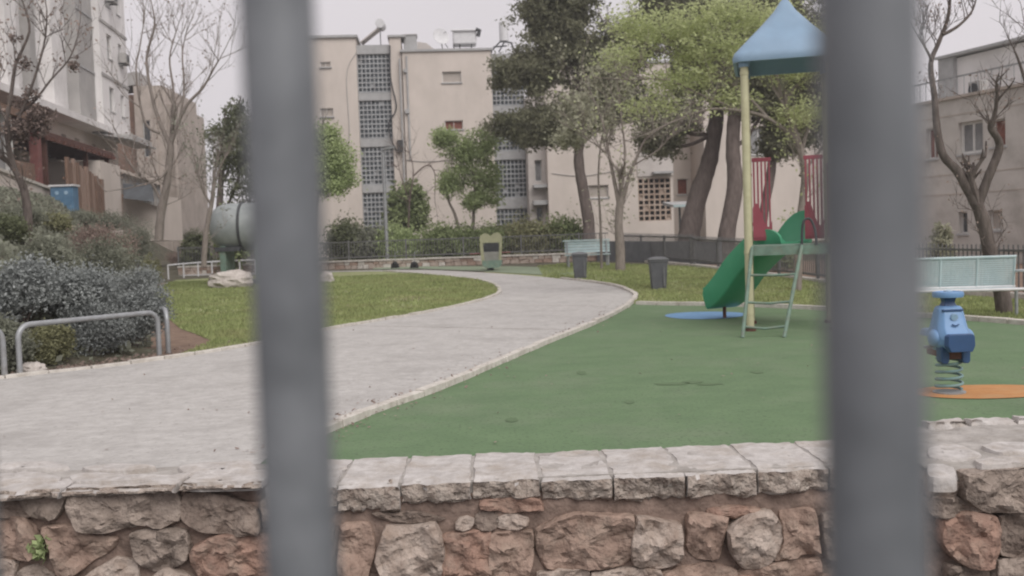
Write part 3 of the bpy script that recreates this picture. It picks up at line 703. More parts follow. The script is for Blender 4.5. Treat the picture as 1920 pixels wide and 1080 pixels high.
# ================================================================ PLAY TOWER
PA = math.radians(-14); PF = Frame((P(1407, 620, 14.2).x, 14.2), PA); S = 1.15; PH = 1.2
tw = thing('play_tower', 'play tower with blue pyramid roof, pale yellow posts and red railing panels', 'play tower', PF.pt(S/2, S/2, 0))
for u, v in ((0, 0), (S, 0), (S, S), (0, S)):
    mb = MB(); mb.tube([PF.pt(u, v, 0), PF.pt(u, v, 2), PF.pt(u, v, 3.85)], .055, 14); mb.build('post', 'yel', tw, smooth=50)
mb = MB(); mb.fbox(PF, .03, S-.03, .03, S-.03, PH-.06, PH); mb.build('platform', 'gpaint', tw, bevel=.008)
mb = MB()
for v in (.0, S): mb.fbox(PF, .04, S-.04, v-.02, v+.02, PH-.14, PH-.02)
for u in (.0, S): mb.fbox(PF, u-.02, u+.02, .04, S-.04, PH-.139, PH-.021)
mb.build('platform_frame', 'gpaint', tw)
# roof: slightly concave pyramid with skirt
def roof_ring(half, z, r=.14, n=6):
    pts = []
    for sx, sy, a0 in ((1, -1, -90), (1, 1, 0), (-1, 1, 90), (-1, -1, 180)):
        for k in range(n):
            a = math.radians(a0+90*k/(n-1)); rr_ = min(r, half*.8)
            pts.append(PF.pt(S/2+sx*(half-rr_)+rr_*math.cos(a), S/2+sy*(half-rr_)+rr_*math.sin(a), z))
    return pts
E = S/2+.145; mb = MB()
out = [(E, 3.74), (E+.012, 3.80), (E-.015, 3.87), (E*.74, 4.07), (E*.47, 4.29), (E*.22, 4.51), (.06, 4.66), (.02, 4.69)]
inn = [(.04, 4.60), (E*.42, 4.25), (E*.68, 4.02), (E-.06, 3.83), (E-.035, 3.74)]
mb.loft([roof_ring(h, z) for h, z in out]+[roof_ring(h, z) for h, z in inn]+[roof_ring(E, 3.74)], caps=False)
mb.build('roof', 'blueroof', tw, smooth=55)
for u, v in ((0, 0), (S, 0), (S, S), (0, S)):
    mb = MB(); mb.tube([PF.pt(u, v, 3.68), PF.pt(u, v, 3.86)], .075, 14); mb.build('corner_cap', 'blueroof', tw, smooth=50)
# red railing panels on the far side, flanking the slide mouth
def panel(u0, u1, v, parent):
    z0, z1 = PH+.06, PH+1.3; n = 5; wd = (u1-u0)
    base = MB(); base.fbox(PF, u0, u1, v-.02, v+.02, z0, z0+.06)
    o = base.build('railing_panel', 'red', parent, bevel=.006)
    m = MB(); m.fbox(PF, u0, u1, v-.019, v+.019, z1-.06, z1); m.build('top_rail', 'red', o, bevel=.006)
    for k in range(n):
        x = u0+wd*(k+.5)/n; m = MB(); m.fbox(PF, x-.013, x+.013, v-.013, v+.013, z0+.06, z1-.06); m.build('slat', 'red', o, bevel=.005)
    # wavy solid infill
    pts = [];
    for k in range(17):
        t = k/16; pts.append(PF.pt(u0+wd*t, v-.032, z0+.04+.34+.18*math.sin(t*5.2+.6)))
    poly = pts+[PF.pt(u1, v-.032, z0+.04), PF.pt(u0, v-.032, z0+.04)]
    m = MB(); m.prism(poly, PF.n*.014); m.build('wave_board', 'red', o)
    for z in (z0+.25, z1-.25):
        m = MB(); m.tube([PF.pt(u0-.09 if u0 < .3 else u1+.09, v, z), PF.pt(u0 if u0 < .3 else u1, v, z)], .025, 8); m.build('bracket', 'red', o)
panel(.06, .34, S, tw); panel(S-.34, S-.06, S, tw)
# side panels (mostly hidden)
SF = Frame(PF.pt(S, 0, 0).xy, PA+math.pi/2)
m = MB(); m.fbox(SF, .08, S-.08, -.02, .02, PH+.08, PH+.14)
sp = m.build('railing_panel', 'red', tw)
m = MB(); m.fbox(SF, .08, S-.08, -.019, .019, PH+1.1, PH+1.16); m.build('top_rail', 'red', sp)
for k in range(8):
    x = .14+k*(S-.28)/7; m = MB(); m.fbox(SF, x-.02, x+.02, -.015, .015, PH+.14, PH+1.1); m.build('slat', 'red', sp)
for u, v in ((0, 0), (S, 0), (S, S), (0, S)):
    for z_ in (PH-.09, 3.6):
        mb = MB(); mb.tube([PF.pt(u, v, z_-.025), PF.pt(u, v, z_+.025)], .062, 14); mb.build('collar', 'yel', tw, smooth=50)
    mb = MB(); mb.tube([PF.pt(u, v, .0), PF.pt(u, v, .05)], .08, 14); mb.build('base_flange', 'rust', tw, smooth=50)
# ladder
lt0, lt1 = PF.pt(.05, -.02, PH-.02), PF.pt(.72, -.02, PH-.02)
lb0, lb1 = PF.pt(-.09, -.95, 0), PF.pt(.44, -.95, 0)
ld = None
for a, b in ((lb0, lt0), (lb1, lt1)):
    mb = MB(); mb.tube([a, a.lerp(b, .5), b], .026, 10)
    o = mb.build('ladder_rail', 'gpaint', tw, smooth=50)
for t, sag in ((.12, .03), (.38, .02), (.68, .01)):
    a = lb0.lerp(lt0, t); b = lb1.lerp(lt1, t); mb = MB(); mb.tube([a, a.lerp(b, .5)-Vector((0, 0, sag)), b], .017, 8); mb.build('rung', 'gpaint', tw, smooth=50)
# hand loop at ladder top (right)
hp = [PF.pt(.72, 0, PH-.02), PF.pt(.73, -.02, PH+.2), PF.pt(.76, -.02, PH+.33), PF.pt(.84, 0, PH+.34), PF.pt(.9, 0, PH+.2), PF.pt(.92, 0, PH-.02)]
mb = MB(); mb.tube(smooth_pts(hp, 4), .018, 8); mb.build('hand_loop', 'darkm', tw, smooth=50)
# slide
st = PF.pt(.69, S+.02, PH+.0); en = Vector(P(1352, 590, 16.6)); en.z = 0
hd = (en-st); hd.z = 0; run = hd.length; hd.normalize(); sd_ = Vector((hd.y, -hd.x, 0))
prof = [(0, PH+.02), (.12, PH-.0), (.3, PH-.13), (.55, .78), (.72, .5), (.86, .3), (.95, .22), (1.0, .2)]
W_, HT, T_ = .33, .31, .03; rings = []
cp = smooth_pts([st+hd*run*t+Vector((0, 0, z-st.z)) for t, z in prof], 5)
for i, p in enumerate(cp):
    d = (cp[min(i+1, len(cp)-1)]-cp[max(i-1, 0)]).normalized(); nrm = sd_.cross(d).normalized()
    if nrm.z < 0: nrm = -nrm
    t = i/(len(cp)-1); h = HT*min(1, .3+t*3.2); hr_ = HT+.17*max(0, math.sin(math.pi*min(1, t*2.2+.28))) if t < .327 else HT
    if t > .92: h *= 1-.35*(t-.92)/.08; hr_ = h
    sec = [(-W_-.03, h), (-W_-.0, .0), (-W_+.03, -.035), (0, -.035), (W_-.03, -.035), (W_+.0, .0), (W_+.03, hr_), (W_-.015, hr_), (W_-.03, .06), (W_*.7, .015), (0, .0), (-W_*.7, .015), (-W_+.03, .06), (-W_+.015, h)]
    rings.append([p+sd_*a+nrm*b for a, b in sec])
mb = MB(); mb.loft(rings); sl = mb.build('slide', 'slide', tw, smooth=55)
fpt = cp[int(len(cp)*.86)]; mb = MB(); mb.tube([(fpt.x, fpt.y, 0), (fpt.x, fpt.y, fpt.z-.02)], .03, 8); mb.build('slide_foot', 'rust', tw, smooth=50)

# ================================================================ SPRING RIDER (near)
bx, by = P(1780, 738, 8.33).x, 8.33
sr = thing('spring_rider', 'blue plastic spring rider with steering wheel on a teal coil spring', 'spring rider', (bx, by, 0))
mb = MB(); mb.lathe((bx, by, 0), [(.001, .01), (.13, .01), (.13, .02), (.05, .03), (.001, .03)], 20); mb.build('base_plate', 'galv', sr, smooth=40)
pts = []
for i in range(97):
    t = i/96; a = t*2*math.pi*4.6; r = .105-.012*t; pts.append((bx+r*math.cos(a), by+r*math.sin(a), .035+t*.27))
mb = MB(); mb.tube(pts, .0125, 8); mb.build('spring', 'teal', sr, smooth=50)
def rbox(mb, x0, x1, y0, y1, z0, z1, tx=0, ty=0):
    mb.hexa([(x0, y0, z0), (x1, y0, z0), (x1, y1, z0), (x0, y1, z0), (x0+tx, y0+ty, z1), (x1-tx, y0+ty, z1), (x1-tx, y1-ty, z1), (x0+tx, y1-ty, z1)])
mb = MB()  # front cowl tapering to the top; back facing the viewer
mb.loft([[(bx+sx*wd*.5*(1 if abs(sy) < .9 else .86), by+sy*dp*.5+dy, z) for sx, sy in ((-1, -.6), (-.8, -1), (.8, -1), (1, -.6), (1, .6), (.8, 1), (-.8, 1), (-1, .6))]
         for wd, dp, dy, z in ((.20, .22, 0, .36), (.27, .34, -.02, .42), (.27, .34, -.02, .50), (.25, .26, 0, .56), (.215, .2, 0, .66), (.19, .16, .0, .715), (.15, .12, 0, .73))])
mb.build('body', 'rblue', sr, smooth=60, bevel=.008)
mb = MB()
mb.loft([[(bx+sx*wd, by-.20+sy, z) for sx, sy in ((-1, 0), (1, 0), (.86, -.05), (-.86, -.05))] for wd, z in ((.10, .37), (.125, .42), (.12, .50), (.10, .515))]); mb.build('front_panel', 'rblue2', sr, bevel=.006)
for s_ in (-1, 1):
    mb = MB(); mb.ball((bx+s_*.135, by-.04, .47), .062, 14, .75, 1.5, 1.15); mb.build('fender', 'rblue', sr, smooth=60)
    mb = MB(); mb.loft([[(bx+s_*(.085+a), by-.09+b, z) for a, b in ((-w2, -.05), (w2, -.05), (w2, .06), (-w2, .06))] for w2, z in ((.020, .265), (.032, .285), (.036, .40))]); mb.build('leg_guard', 'rblue2', sr, bevel=.008)
    mb = MB(); mb.tube([(bx+s_*.08, by+.02, .40), (bx+s_*.2, by+.02, .39)], .014, 8); mb.build('foot_peg', 'galv', sr)
mb = MB(); mb.tube([(bx, by-.124, .64), (bx, by-.098, .645)], .028, 18); mb.build('round_emblem', 'rblue3', sr, smooth=40)
mb = MB(); mb.tube([(bx-.028, by-.135, .585), (bx+.0, by-.14, .573), (bx+.028, by-.135, .585)], .006, 6); mb.build('smile_line', 'rblue2', sr)
mb = MB(); mb.box(bx-.085, bx+.085, by-.1, by-.07, .69, .705); mb.build('dash', 'rblue2', sr, bevel=.004)
mb = MB(); mb.loft([[(bx+w2*a, by+b*w2, z) for a, b in ((-1, -1), (1, -1), (1, 1), (-1, 1))] for w2, z in ((.055, .725), (.04, .76), (.05, .80))]); mb.build('steering_column', 'rblue2', sr, bevel=.006)
wh = [(.001, .795), (.06, .795), (.118, .80), (.125, .825), (.118, .845), (.098, .848), (.085, .828), (.045, .828), (.035, .845), (.001, .848)]
mb = MB(); mb.lathe((bx, by, 0), wh, 26); mb.build('steering_wheel', 'rblue', sr, smooth=60)
mb = MB(); mb.lathe((bx, by, 0), [(.001, .846), (.033, .846), (.03, .856), (.001, .858)], 16); mb.build('wheel_hub', 'rblue3', sr, smooth=60)
mb = MB(); rbox(mb, bx-.11, bx+.11, by+.14, by+.36, .46, .52, .02, .02); mb.build('seat', 'rblue', sr, bevel=.012)
mb = MB(); rbox(mb, bx-.06, bx+.06, by-.12, by+.3, .30, .36); mb.build('frame_plate', 'rust', sr)

# ================================================================ BENCH (right)
BF = Frame((P(1735, 598, 15.2).x-.35, 15.25), math.radians(-9)); BL = 1.66
bn = thing('park_bench', 'pale teal perforated metal bench behind the spring rider', 'bench', BF.pt(BL/2, 0, 0))
def perf(mb, a, b, nu, nz):   # sheet with real holes: lattice of thin bars; a,b : functions
    pass
bz0, bz1 = .47, .88
for k in range(3):
    u0 = .06+k*(BL-.12)/3+.012; u1 = .06+(k+1)*(BL-.12)/3-.012; mb = MB(); nu = 24; nzz = 13
    tl = lambda z: .02+(z-.45)*-.18
    for i in range(nu+1):
        u = u0+(u1-u0)*i/nu; mb.hexa([BF.pt(u-.006, tl(bz0), bz0), BF.pt(u+.006, tl(bz0), bz0), BF.pt(u+.006, tl(bz0)+.004, bz0), BF.pt(u-.006, tl(bz0)+.004, bz0), BF.pt(u-.006, tl(bz1), bz1), BF.pt(u+.006, tl(bz1), bz1), BF.pt(u+.006, tl(bz1)+.004, bz1), BF.pt(u-.006, tl(bz1)+.004, bz1)])
    for j in range(nzz+1):
        z = bz0+(bz1-bz0)*j/nzz; mb.fbox(BF, u0, u1, tl(z)-.001, tl(z)+.005, z-.0075, z+.0075)
    mb.build('back_panel', 'bench', bn)
    mb = MB()
    for i in range(nu+1):
        u = u0+(u1-u0)*i/nu; mb.fbox(BF, u-.006, u+.006, -.47, .0, .438, .442)
    for j in range(13):
        v = -.46+j*.038; mb.fbox(BF, u0, u1, v-.008, v+.008, .437, .443)
    mb.build('seat_panel', 'bench', bn)
for u in [.05+k*(BL-.1)/3 for k in range(4)]:
    mb = MB(); mb.tube([BF.pt(u, .03, .42), BF.pt(u, -.06, .91)], .018, 8); mb.build('back_strut', 'bench', bn, smooth=50)
mb = MB(); mb.tube([BF.pt(.03, -.06, .9), BF.pt(BL-.03, -.06, .9)], .02, 10); mb.build('top_rail', 'bench', bn, smooth=50)
mb = MB(); mb.tube([BF.pt(.03, .02, .45), BF.pt(BL-.03, .02, .45)], .022, 10); mb.tube([BF.pt(.03, -.49, .44), BF.pt(BL-.03, -.49, .44)], .022, 10); mb.build('seat_rail', 'metalw', bn, smooth=50)
for u in (.02, BL-.02):
    for v in (-.44, .0):
        mb = MB(); mb.tube([BF.pt(u, v, .0), BF.pt(u, v, .44)], .025, 10); mb.build('leg', 'galv', bn, smooth=50)
    ap = [BF.pt(u, -.46, .44), BF.pt(u, -.5, .6), BF.pt(u, -.42, .69), BF.pt(u, -.1, .69), BF.pt(u, -.02, .68)]
    mb = MB(); mb.tube(smooth_pts(ap, 5), .02, 8); mb.build('armrest', 'metalw', bn, smooth=50)

# ================================================================ BINS, FAR BENCH
def wbin(px, py, hpx, label, s=1):
    p = G(px, py, 0); h = hpx*p.y/FPX; w2 = h*.27
    t = thing('litter_bin', label, 'bin', (p.x, p.y, gz(p.y)), 'litter bins by the path'); z = gz(p.y)
    mb = MB(); mb.loft([[(p.x+a*w2*q, p.y+b*w2*q, z+zz*h) for a, b in ((-1, -1), (1, -1), (1, 1), (-1, 1))] for q, zz in ((.78, .0), (.98, .84), (1.06, .84), (1.06, .9))]); mb.build('body', 'bin', t, bevel=.01)
    mb = MB(); mb.loft([[(p.x+a*w2*q, p.y+b*w2*q, z+zz*h) for a, b in ((-1, -1), (1, -1), (1, 1), (-1, 1))] for q, zz in ((1.12, .905), (1.15, .94), (.8, .99), (.3, 1.02))]); mb.build('lid', 'binlid', t, bevel=.01)
    mb = MB(); mb.tube([(p.x-w2*.8, p.y+w2*1.25, z+h*.93), (p.x+w2*.8, p.y+w2*1.25, z+h*.93)], .02, 8); mb.build('handle', 'binlid', t)
    mb = MB(); mb.box(p.x-.01+w2*.5, p.x+.03+w2*.5, p.y-w2*1.01, p.y-w2*.95, z+.1*h, z+.7*h); mb.build('rib', 'binlid', t)
    return p
wbin(1088, 523, 50, 'dark grey litter bin in front of the turquoise bench'); wbin(1235, 542, 60, 'dark grey lidded litter bin on the grass beside the bare tree')
fbn = G(1105, 512, 0); FBF = Frame((P(1058, 500, 37.0).x, 37.0), math.radians(4)); z = gz(37)
t = thing('park_bench', 'turquoise bench half hidden behind the dark litter bin', 'bench', FBF.pt(.8, 0, z))
for k in range(4):
    mb = MB(); mb.fbox(FBF, 0, 1.65, -.45+k*.11, -.36+k*.11, z+.43, z+.46); mb.build('slat', 'bench', t)
for k in range(4):
    mb = MB(); mb.fbox(FBF, .05, 1.7, .03+k*.015, .05+k*.015, z+.52+k*.105, z+.61+k*.105); mb.build('slat', 'bench', t)
mb = MB(); mb.fbox(FBF, -.02, 1.72, .03, .10, z+.94, z+.99); mb.build('top_rail', 'bench', t)
for u in (.1, 1.55):
    for v in (-.4, .0):
        mb = MB(); mb.fbox(FBF, u, u+.05, v, v+.05, z, z+.43 if v < 0 else z+.95); mb.build('leg', 'galv', t)

# ================================================================ FAR SPRING RIDER + TYRES
p = G(920, 508, 0); fy = p.y; fx = P(922, 500, fy).x; zz = gz(fy); s = fy/FPX
def FX(px): return fx+(px-921)*s
def FZ(py): return P(921, py, fy).z
t = thing('spring_rider', 'small yellow and grey spring rider on the far pad seen end on', 'spring rider', (fx, fy, zz))
pts = [(fx-.05+.12*math.cos(i*.5), fy+.12*math.sin(i*.5), zz+.02+i*.005) for i in range(60)]
mb = MB(); mb.tube(pts, .022, 6); mb.build('spring', 'darkm', t, smooth=50)
for dy in (0, .55):
    sh = [(900, 500), (903, 470), (900, 452), (902, 441), (910, 437), (917, 439), (921, 443), (926, 438), (934, 436), (941, 441), (943, 452), (940, 470), (941, 496), (935, 501)]
    if dy > 0: sh = [(905, 498), (905, 462), (912, 452), (930, 452), (938, 462), (938, 498)]
    mb = MB()
    outer = [(FX(a), fy-.2+dy, FZ(b)) for a, b in sh]
    if dy == 0:
        upper = [(FX(a), fy-.2, FZ(b)) for a, b in [(902, 455), (900, 449), (902, 441), (910, 437), (917, 439), (921, 443), (926, 438), (934, 436), (941, 441), (943, 449), (941, 455)]]
        mb.prism(upper, (0, .05, 0)); mb.build('head_board', 'yrider', t)
        for a, b in ((900, 906), (937, 942)):
            mb = MB(); mb.prism([(FX(a), fy-.2, FZ(455)), (FX(b), fy-.2, FZ(455)), (FX(b+ (3 if a < 920 else -3)), fy-.2, FZ(497)), (FX(a+(3 if a < 920 else -3)), fy-.2, FZ(497))], (0, .05, 0)); mb.build('side_board', 'yrider', t)
        mb = MB(); mb.prism([(FX(a), fy-.16, FZ(b)) for a, b in [(906, 472), (938, 472), (940, 488), (936, 494), (907, 494), (904, 488)]], (0, .07, 0)); mb.build('front_board', 'grider', t)
        mb = MB(); mb.prism([(FX(a), fy-.21, FZ(b)) for a, b in [(904, 488), (941, 488), (940, 497), (934, 502), (910, 502), (904, 497)]], (0, .06, 0)); mb.build('bumper', 'gpaint', t)
    else:
        mb.prism(outer, (0, .05, 0)); mb.build('rear_board', 'darkm', t)
mb = MB(); mb.tube([(FX(881), fy-.05, FZ(475)), (FX(957), fy-.05, FZ(474))], .02, 8); mb.build('handlebar', 'redp', t)
mb = MB(); mb.box(FX(908), FX(936), fy-.1, fy+.4, FZ(482), FZ(478)); mb.build('seat', 'grider', t)
for i, px in enumerate((741, 777)):
    q = G(px, 503.5, 0); z = gz(q.y)
    t = thing('half_buried_tyre', ['left half-buried black tyre post with thin handle by the low wall', 'right half-buried black tyre post with thin handle by the low wall'][i], 'tyre', (q.x, q.y, z), 'half-buried black tyres at the far path edge')
    ring = []
    for k in range(17):
        a = math.pi*k/16; ring.append((q.x+.09*math.cos(a), q.y, z+.2*math.sin(a)+.0))
    mb = MB(); mb.tube(ring, .09, 8); mb.build('tyre', 'tyre', t, smooth=50)
    mb = MB(); mb.tube([(q.x, q.y+.1, z), (q.x+.01, q.y+.1, z+.62), (q.x+.16, q.y+.1, z+.7)], .015, 6); mb.build('handle', 'galv', t)

# ================================================================ LOW HOOP RAILS
def hoop(a, b, h, r, label, name='hoop_rail', m='galv', grp='low tubular hoop rails at the planting bed', rc=.16):
    a = Vector(a); b = Vector(b); d = (b-a); d.z = 0; d.normalize(); up = Vector((0, 0, 1))
    pts = [a-up*.05, a+up*(h-rc)]
    for k in range(1, 7):
        t = math.pi/2*k/6; pts.append(a+up*(h-rc+rc*math.sin(t))+d*(rc-rc*math.cos(t)))
    hb = h-(b.z-a.z)*0
    for k in range(0, 7):
        t = math.pi/2*(1-k/6); pts.append(b+up*(h-rc+rc*math.sin(t))-d*(rc-rc*math.cos(t)))
    pts += [b-up*.05]
    mb = MB(); mb.tube(pts, r, 12); o = mb.build(name, m, None, smooth=50); return tag(o, label, 'rail', grp)
A = G(38, 706, 0); B = G(299, 668, 0)
hoop(A, B, .6, .034, 'grey tubular hoop rail in front of the blue-grey shrub by the path')
A2 = G(9, 710, 0); d = (B-A).normalized(); hoop(A2-d*2.1, A2, .6, .034, 'grey hoop rail cut by the left picture edge, path side')
A3 = G(316, 662, 0); hoop(A3, A3+Vector((-1.05, 1.9, 0)), .6, .034, 'grey hoop rail turning away along the lawn edge')
t = thing('low_fence', 'low pale tubular fence along the far left lawn edge', 'fence', G(330, 525, 0))
fp = [G2(*q) for q in [(316, 524), (345, 521), (372, 518), (398, 516), (425, 514), (450, 513), (480, 512)]]
fpz = [Vector((a, b, gz(b))) for a, b in fp]
for q in fpz:
    mb = MB(); mb.tube([q, q+Vector((0, 0, .55))], .03, 8); mb.build('post', 'metalw', t)
mb = MB(); mb.tube([q+Vector((0, 0, .54)) for q in fpz], .03, 8); mb.build('rail', 'metalw', t)
q1 = P(190, 517, 24); q2 = P(232, 508, 24.6); q3 = P(266, 513, 26)
t = thing('broken_rail', 'short pale rail poking out between shrubs on the bank', 'rail', (q2.x, q2.y, H(q2.x, q2.y)))
mb = MB(); mb.tube([q1, q2], .03, 8); mb.build('rail', 'metalw', t)
for q in (q1, q2):
    mb = MB(); mb.tube([(q.x, q.y, H(q.x, q.y)-.1), q], .03, 8); mb.build('post', 'galv', t)

# boulders
def boulder(c, r, sx, sy, sz, seed, label, m='boulder'):
    bm = bmesh.new(); bmesh.ops.create_icosphere(bm, subdivisions=4, radius=1)
    for v in bm.verts:
        n_ = v.co.normalized(); k = 1+.28*noise.fractal(n_*1.6+Vector((seed, 0, 0)), 1, 2, 4); v.co = Vector((n_.x*sx*k, n_.y*sy*k, n_.z*sz*k))*r
    me = bpy.data.meshes.new('boulder'); bm.to_mesh(me); bm.free(); me.polygons.foreach_set('use_smooth', [True]*len(me.polygons)); me.set_sharp_from_angle(angle=.6)
    me.materials.append(M[m]); o = link('boulder', me); o.location = c; return tag(o, label, 'rock')
q = G(432, 540, 0); boulder((q.x, q.y, gz(q.y)+.22), .5, 1.5, .8, .62, 3, 'large pale boulder at the far edge of the lawn')
q = G(408, 532, 0); boulder((q.x-.1, q.y+.3, gz(q.y)+.12), .28, 1, .8, .8, 9, 'small dark rock beside the large pale boulder', 'st_d')
q = G(60, 700, 0); boulder((q.x, q.y, .05), .12, 1.3, 1, .7, 5, 'small pale rock at the foot of the hoop rail')
q = G(612, 530, 0); boulder((q.x, q.y, gz(q.y)+.1), .25, 1, .8, 1.0, 6, 'pale rock on the lawn beside the left fence bar')
# rounded container
cp_ = G(432, 500, 0); cy = 33.0; cx = P(437, 480, cy).x; s = cy/FPX; z0 = gz(cy); zt = P(430, 385, cy).z; zb = P(430, 470, cy).z
t = thing('metal_drum', 'grey horizontal drum with dark flange on a low stand behind the left bar', 'drum', (cx, cy, z0))
Rr = (zt-zb)/2*1.04; zc = zb+Rr; x0_ = cx-36*s
def xring(x, r, n=28): return [(x, cy+r*math.cos(2*math.pi*k/n), zc+r*math.sin(2*math.pi*k/n)) for k in range(n)]
prof_ = [(x0_, .01), (x0_+.005, Rr*.45), (x0_+.04, Rr*.62), (x0_+.12, Rr*.78), (x0_+.26, Rr*.91), (x0_+.42, Rr*.98), (x0_+.6, Rr), (x0_+1.9, Rr), (x0_+2.0, Rr*.9), (x0_+2.02, .01)]
mb = MB(); mb.loft([xring(x, r) for x, r in prof_]); mb.build('body', 'tank', t, smooth=50)
mb = MB(); mb.loft([xring(x, r) for x, r in ((x0_+.98, Rr*.99), (x0_+.98, Rr*1.05), (x0_+1.06, Rr*1.05), (x0_+1.06, Rr*.99))]); mb.build('flange', 'darkm', t, smooth=50)
mb = MB(); mb.box(x0_+.2, x0_+1.0, cy-Rr*.75, cy-Rr*.55, zb-.02, zb+.12); mb.build('slot', 'darkm', t)
for xx in (x0_+.35, x0_+1.5):
    mb = MB(); mb.box(xx, xx+.18, cy-Rr*.7, cy+Rr*.7, z0, zb+.15); mb.build('saddle', 'gpaint', t)
mb = MB(); mb.box(x0_+.1, x0_+1.9, cy-.45, cy+.45, z0, z0+.16); mb.build('plinth', 'binlid', t)

# ================================================================ FAR LOW WALL + FENCES
LW = Frame(P(600, 500, 42.2).xy, math.radians(-2)); Lw_len = 12.3
t = thing('garden_wall', 'low pale stone wall with dark fence on top at the end of the path', 'wall', LW.pt(6, 0, gz(42)))
z0, z1 = gz(42)-.05, .80
mb = MB(); mb.fbox(LW, -6, Lw_len, .04, .34, z0, z1-.06); mb.build('core', 'mortar', t)
rr = random.Random(5); meshes = {}
for row in range(2):
    u = -6.0; zz0 = z0+.04+row*.17
    while u < Lw_len-.1:
        wd = rr.uniform(.22, .42); j = lambda: rr.uniform(-.015, .015); zt_ = zz0+.16
        mb = MB(); vv = -.0+rr.uniform(-.02, .02)
        mb.hexa([LW.pt(u+.015, vv, zz0+j()), LW.pt(u+wd-.015, vv, zz0+j()), LW.pt(u+wd, .1, zz0), LW.pt(u, .1, zz0), LW.pt(u+.02+j(), vv, zt_+j()*.4), LW.pt(u+wd-.02+j(), vv, zt_+j()*.4), LW.pt(u+wd, .1, zt_), LW.pt(u, .1, zt_)])
        mb.build('stone', rr.choice(['st_c', 'st_c', 'st_c', 'st_a', 'kerb']), t, bevel=.01); u += wd
u = -6
while u < Lw_len:
    mb = MB(); mb.fbox(LW, u+.006, u+.494, -.04, .38, z1-.06, z1+.01*rr.random()); mb.build('coping_stone', 'kerb', t); u += .5
def bar_fence(label, a, b, za, zb_, h, spikes, pitch=.12, grp=None, m='fencem'):
    a = Vector(a); b = Vector(b); ln = (b.xy-a.xy).length; n = int(ln/pitch)
    t = thing('metal_fence', label, 'fence', ((a.x+b.x)/2, (a.y+b.y)/2, (za+zb_)/2)); d = (b-a)/ln
    f = lambda s: (a+(b-a)*(s/ln)); zf = lambda s: za+(zb_-za)*s/ln
    mb = MB()
    for k in range(n+1):
        s = k*pitch; q = f(s); z = zf(s); mb.beam((q.x, q.y, z+.08), (q.x, q.y, z+h+(.09 if spikes else -.02)), .022, .022)
    mb.build('bars', m, t, 'stuff')
    for hh in (.12, h-.02):
        mb = MB(); mb.beam((a.x, a.y, za+hh), (b.x, b.y, zb_+hh), .04, .045); mb.build('rail', m, t)
    k = 0
    while k <= ln:
        q = f(k); mb = MB(); mb.box(q.x-.035, q.x+.035, q.y-.035, q.y+.035, zf(k)-.02, zf(k)+h+.04); mb.build('post', m, t); k += 2.4
    return t
bar_fence('dark bar fence on top of the far low stone wall', LW.pt(-6, .17, 0), LW.pt(Lw_len-.3, .17, 0), z1, z1, .78, False)
J0 = LW.pt(Lw_len+.2, .1, 0); J1 = Vector((6.25, 34.6, 0)); J2 = Vector((7.75, 24, 0)); J3 = Vector((9.9, 16.5, 0))
bar_fence('grey spiked fence between the low wall and the leaning pine', J0, J1, gz(J0.y)+.12, gz(J1.y)+.1, .9, True)
bar_fence('grey spiked fence behind the slide and acacia', J1, J2, gz(J1.y)+.1, gz(J2.y)+.05, .85, True)
bar_fence('grey spiked fence behind the right bench and forked tree', J2, J3, gz(J2.y)+.05, .02, .85, True)
for i, (a, b) in enumerate(((J0, J1), (J1, J2), (J2, J3))):
    a = Vector((a.x, a.y, gz(a.y))); b = Vector((b.x, b.y, gz(b.y))); mb = MB(); mb.beam(a+Vector((0, 0, .03)), b+Vector((0, 0, .03)), .25, .1)
    o = mb.build('kerb', 'kerb', None, 'structure')
SWF = Frame((3.2, 42.5), math.radians(-58)); 
mb = MB(); a = Vector((3.6, 41.6, gz(42))); b = Vector((7.3, 35.3, gz(35))); mb.beam(a+Vector((0, 0, .38)), b+Vector((0, 0, .38)), .15, .85); o = mb.build('grey_wall', 'greyp' if 'greyp' in M else 'slab', None)
M['shade'] = mat('grey shade cloth', (.17, .175, .185), (.13, .135, .145), 3, .9, .3, .01); o.data.materials[0] = M['shade']
tag(o, 'low grey screen wall running behind the spiked fence', 'wall')

# ================================================================ CENTRAL BUILDING
CF = Frame(P(755, 460, 60).xy, math.radians(4)); Z0 = gz(60)-.3
cb = thing('apartment_building', 'long beige apartment block with lattice stairwells behind the fence', 'building', CF.pt(5, 0, Z0))
def R(x0, y0, x1, y1, v=0):
    xm = (x0+x1)/2; ym = (y0+y1)/2
    return CF.hit(x0, ym, v)[0], CF.hit(x1, ym, v)[0], CF.hit(xm, y1, v)[1], CF.hit(xm, y0, v)[1]
hC = CF.hit(835, 96)[1]; hA = CF.hit(632, 71)[1]; uA0 = CF.hit(500, 300)[0]; uA1 = CF.hit(676, 300)[0]
def win_ops(lst, v): return [(*R(*q, v), .22) for q in lst]
opsA = [R(600, 116, 620, 126), R(600, 203, 625, 219)]
mb = MB(); block(mb, CF, uA0, uA1, 0, 11, Z0, hA, [(*o, .15) for o in opsA]); mb.build('wall', 'plaster', cb)
for o in opsA: window(CF, cb, *o, .15, 'shutter', 1, fr=.04)
mb = MB(); mb.fbox(CF, uA0-.15, uA1+.12, -.15, 11.1, hA, hA+.14); mb.build('parapet', 'slab', cb)
uP0 = CF.hit(737, 260)[0]; uC0 = CF.hit(760, 260)[0]; uC1 = CF.hit(926, 260)[0]
mb = MB(); mb.fbox(CF, uA1+.002, uP0-.002, .75, 9, Z0, hC+.0); mb.build('wall', 'greyw', cb)
hP = CF.hit(745, 69)[1]
mb = MB(); mb.fbox(CF, uP0, uC0-.05, .12, 9.2, Z0, hP); mb.build('wall', 'plaster', cb)
mb = MB(); mb.fbox(CF, uP0-.1, uC0+.25, .0, 2, hP, hP+.12); mb.build('parapet', 'slab', cb)
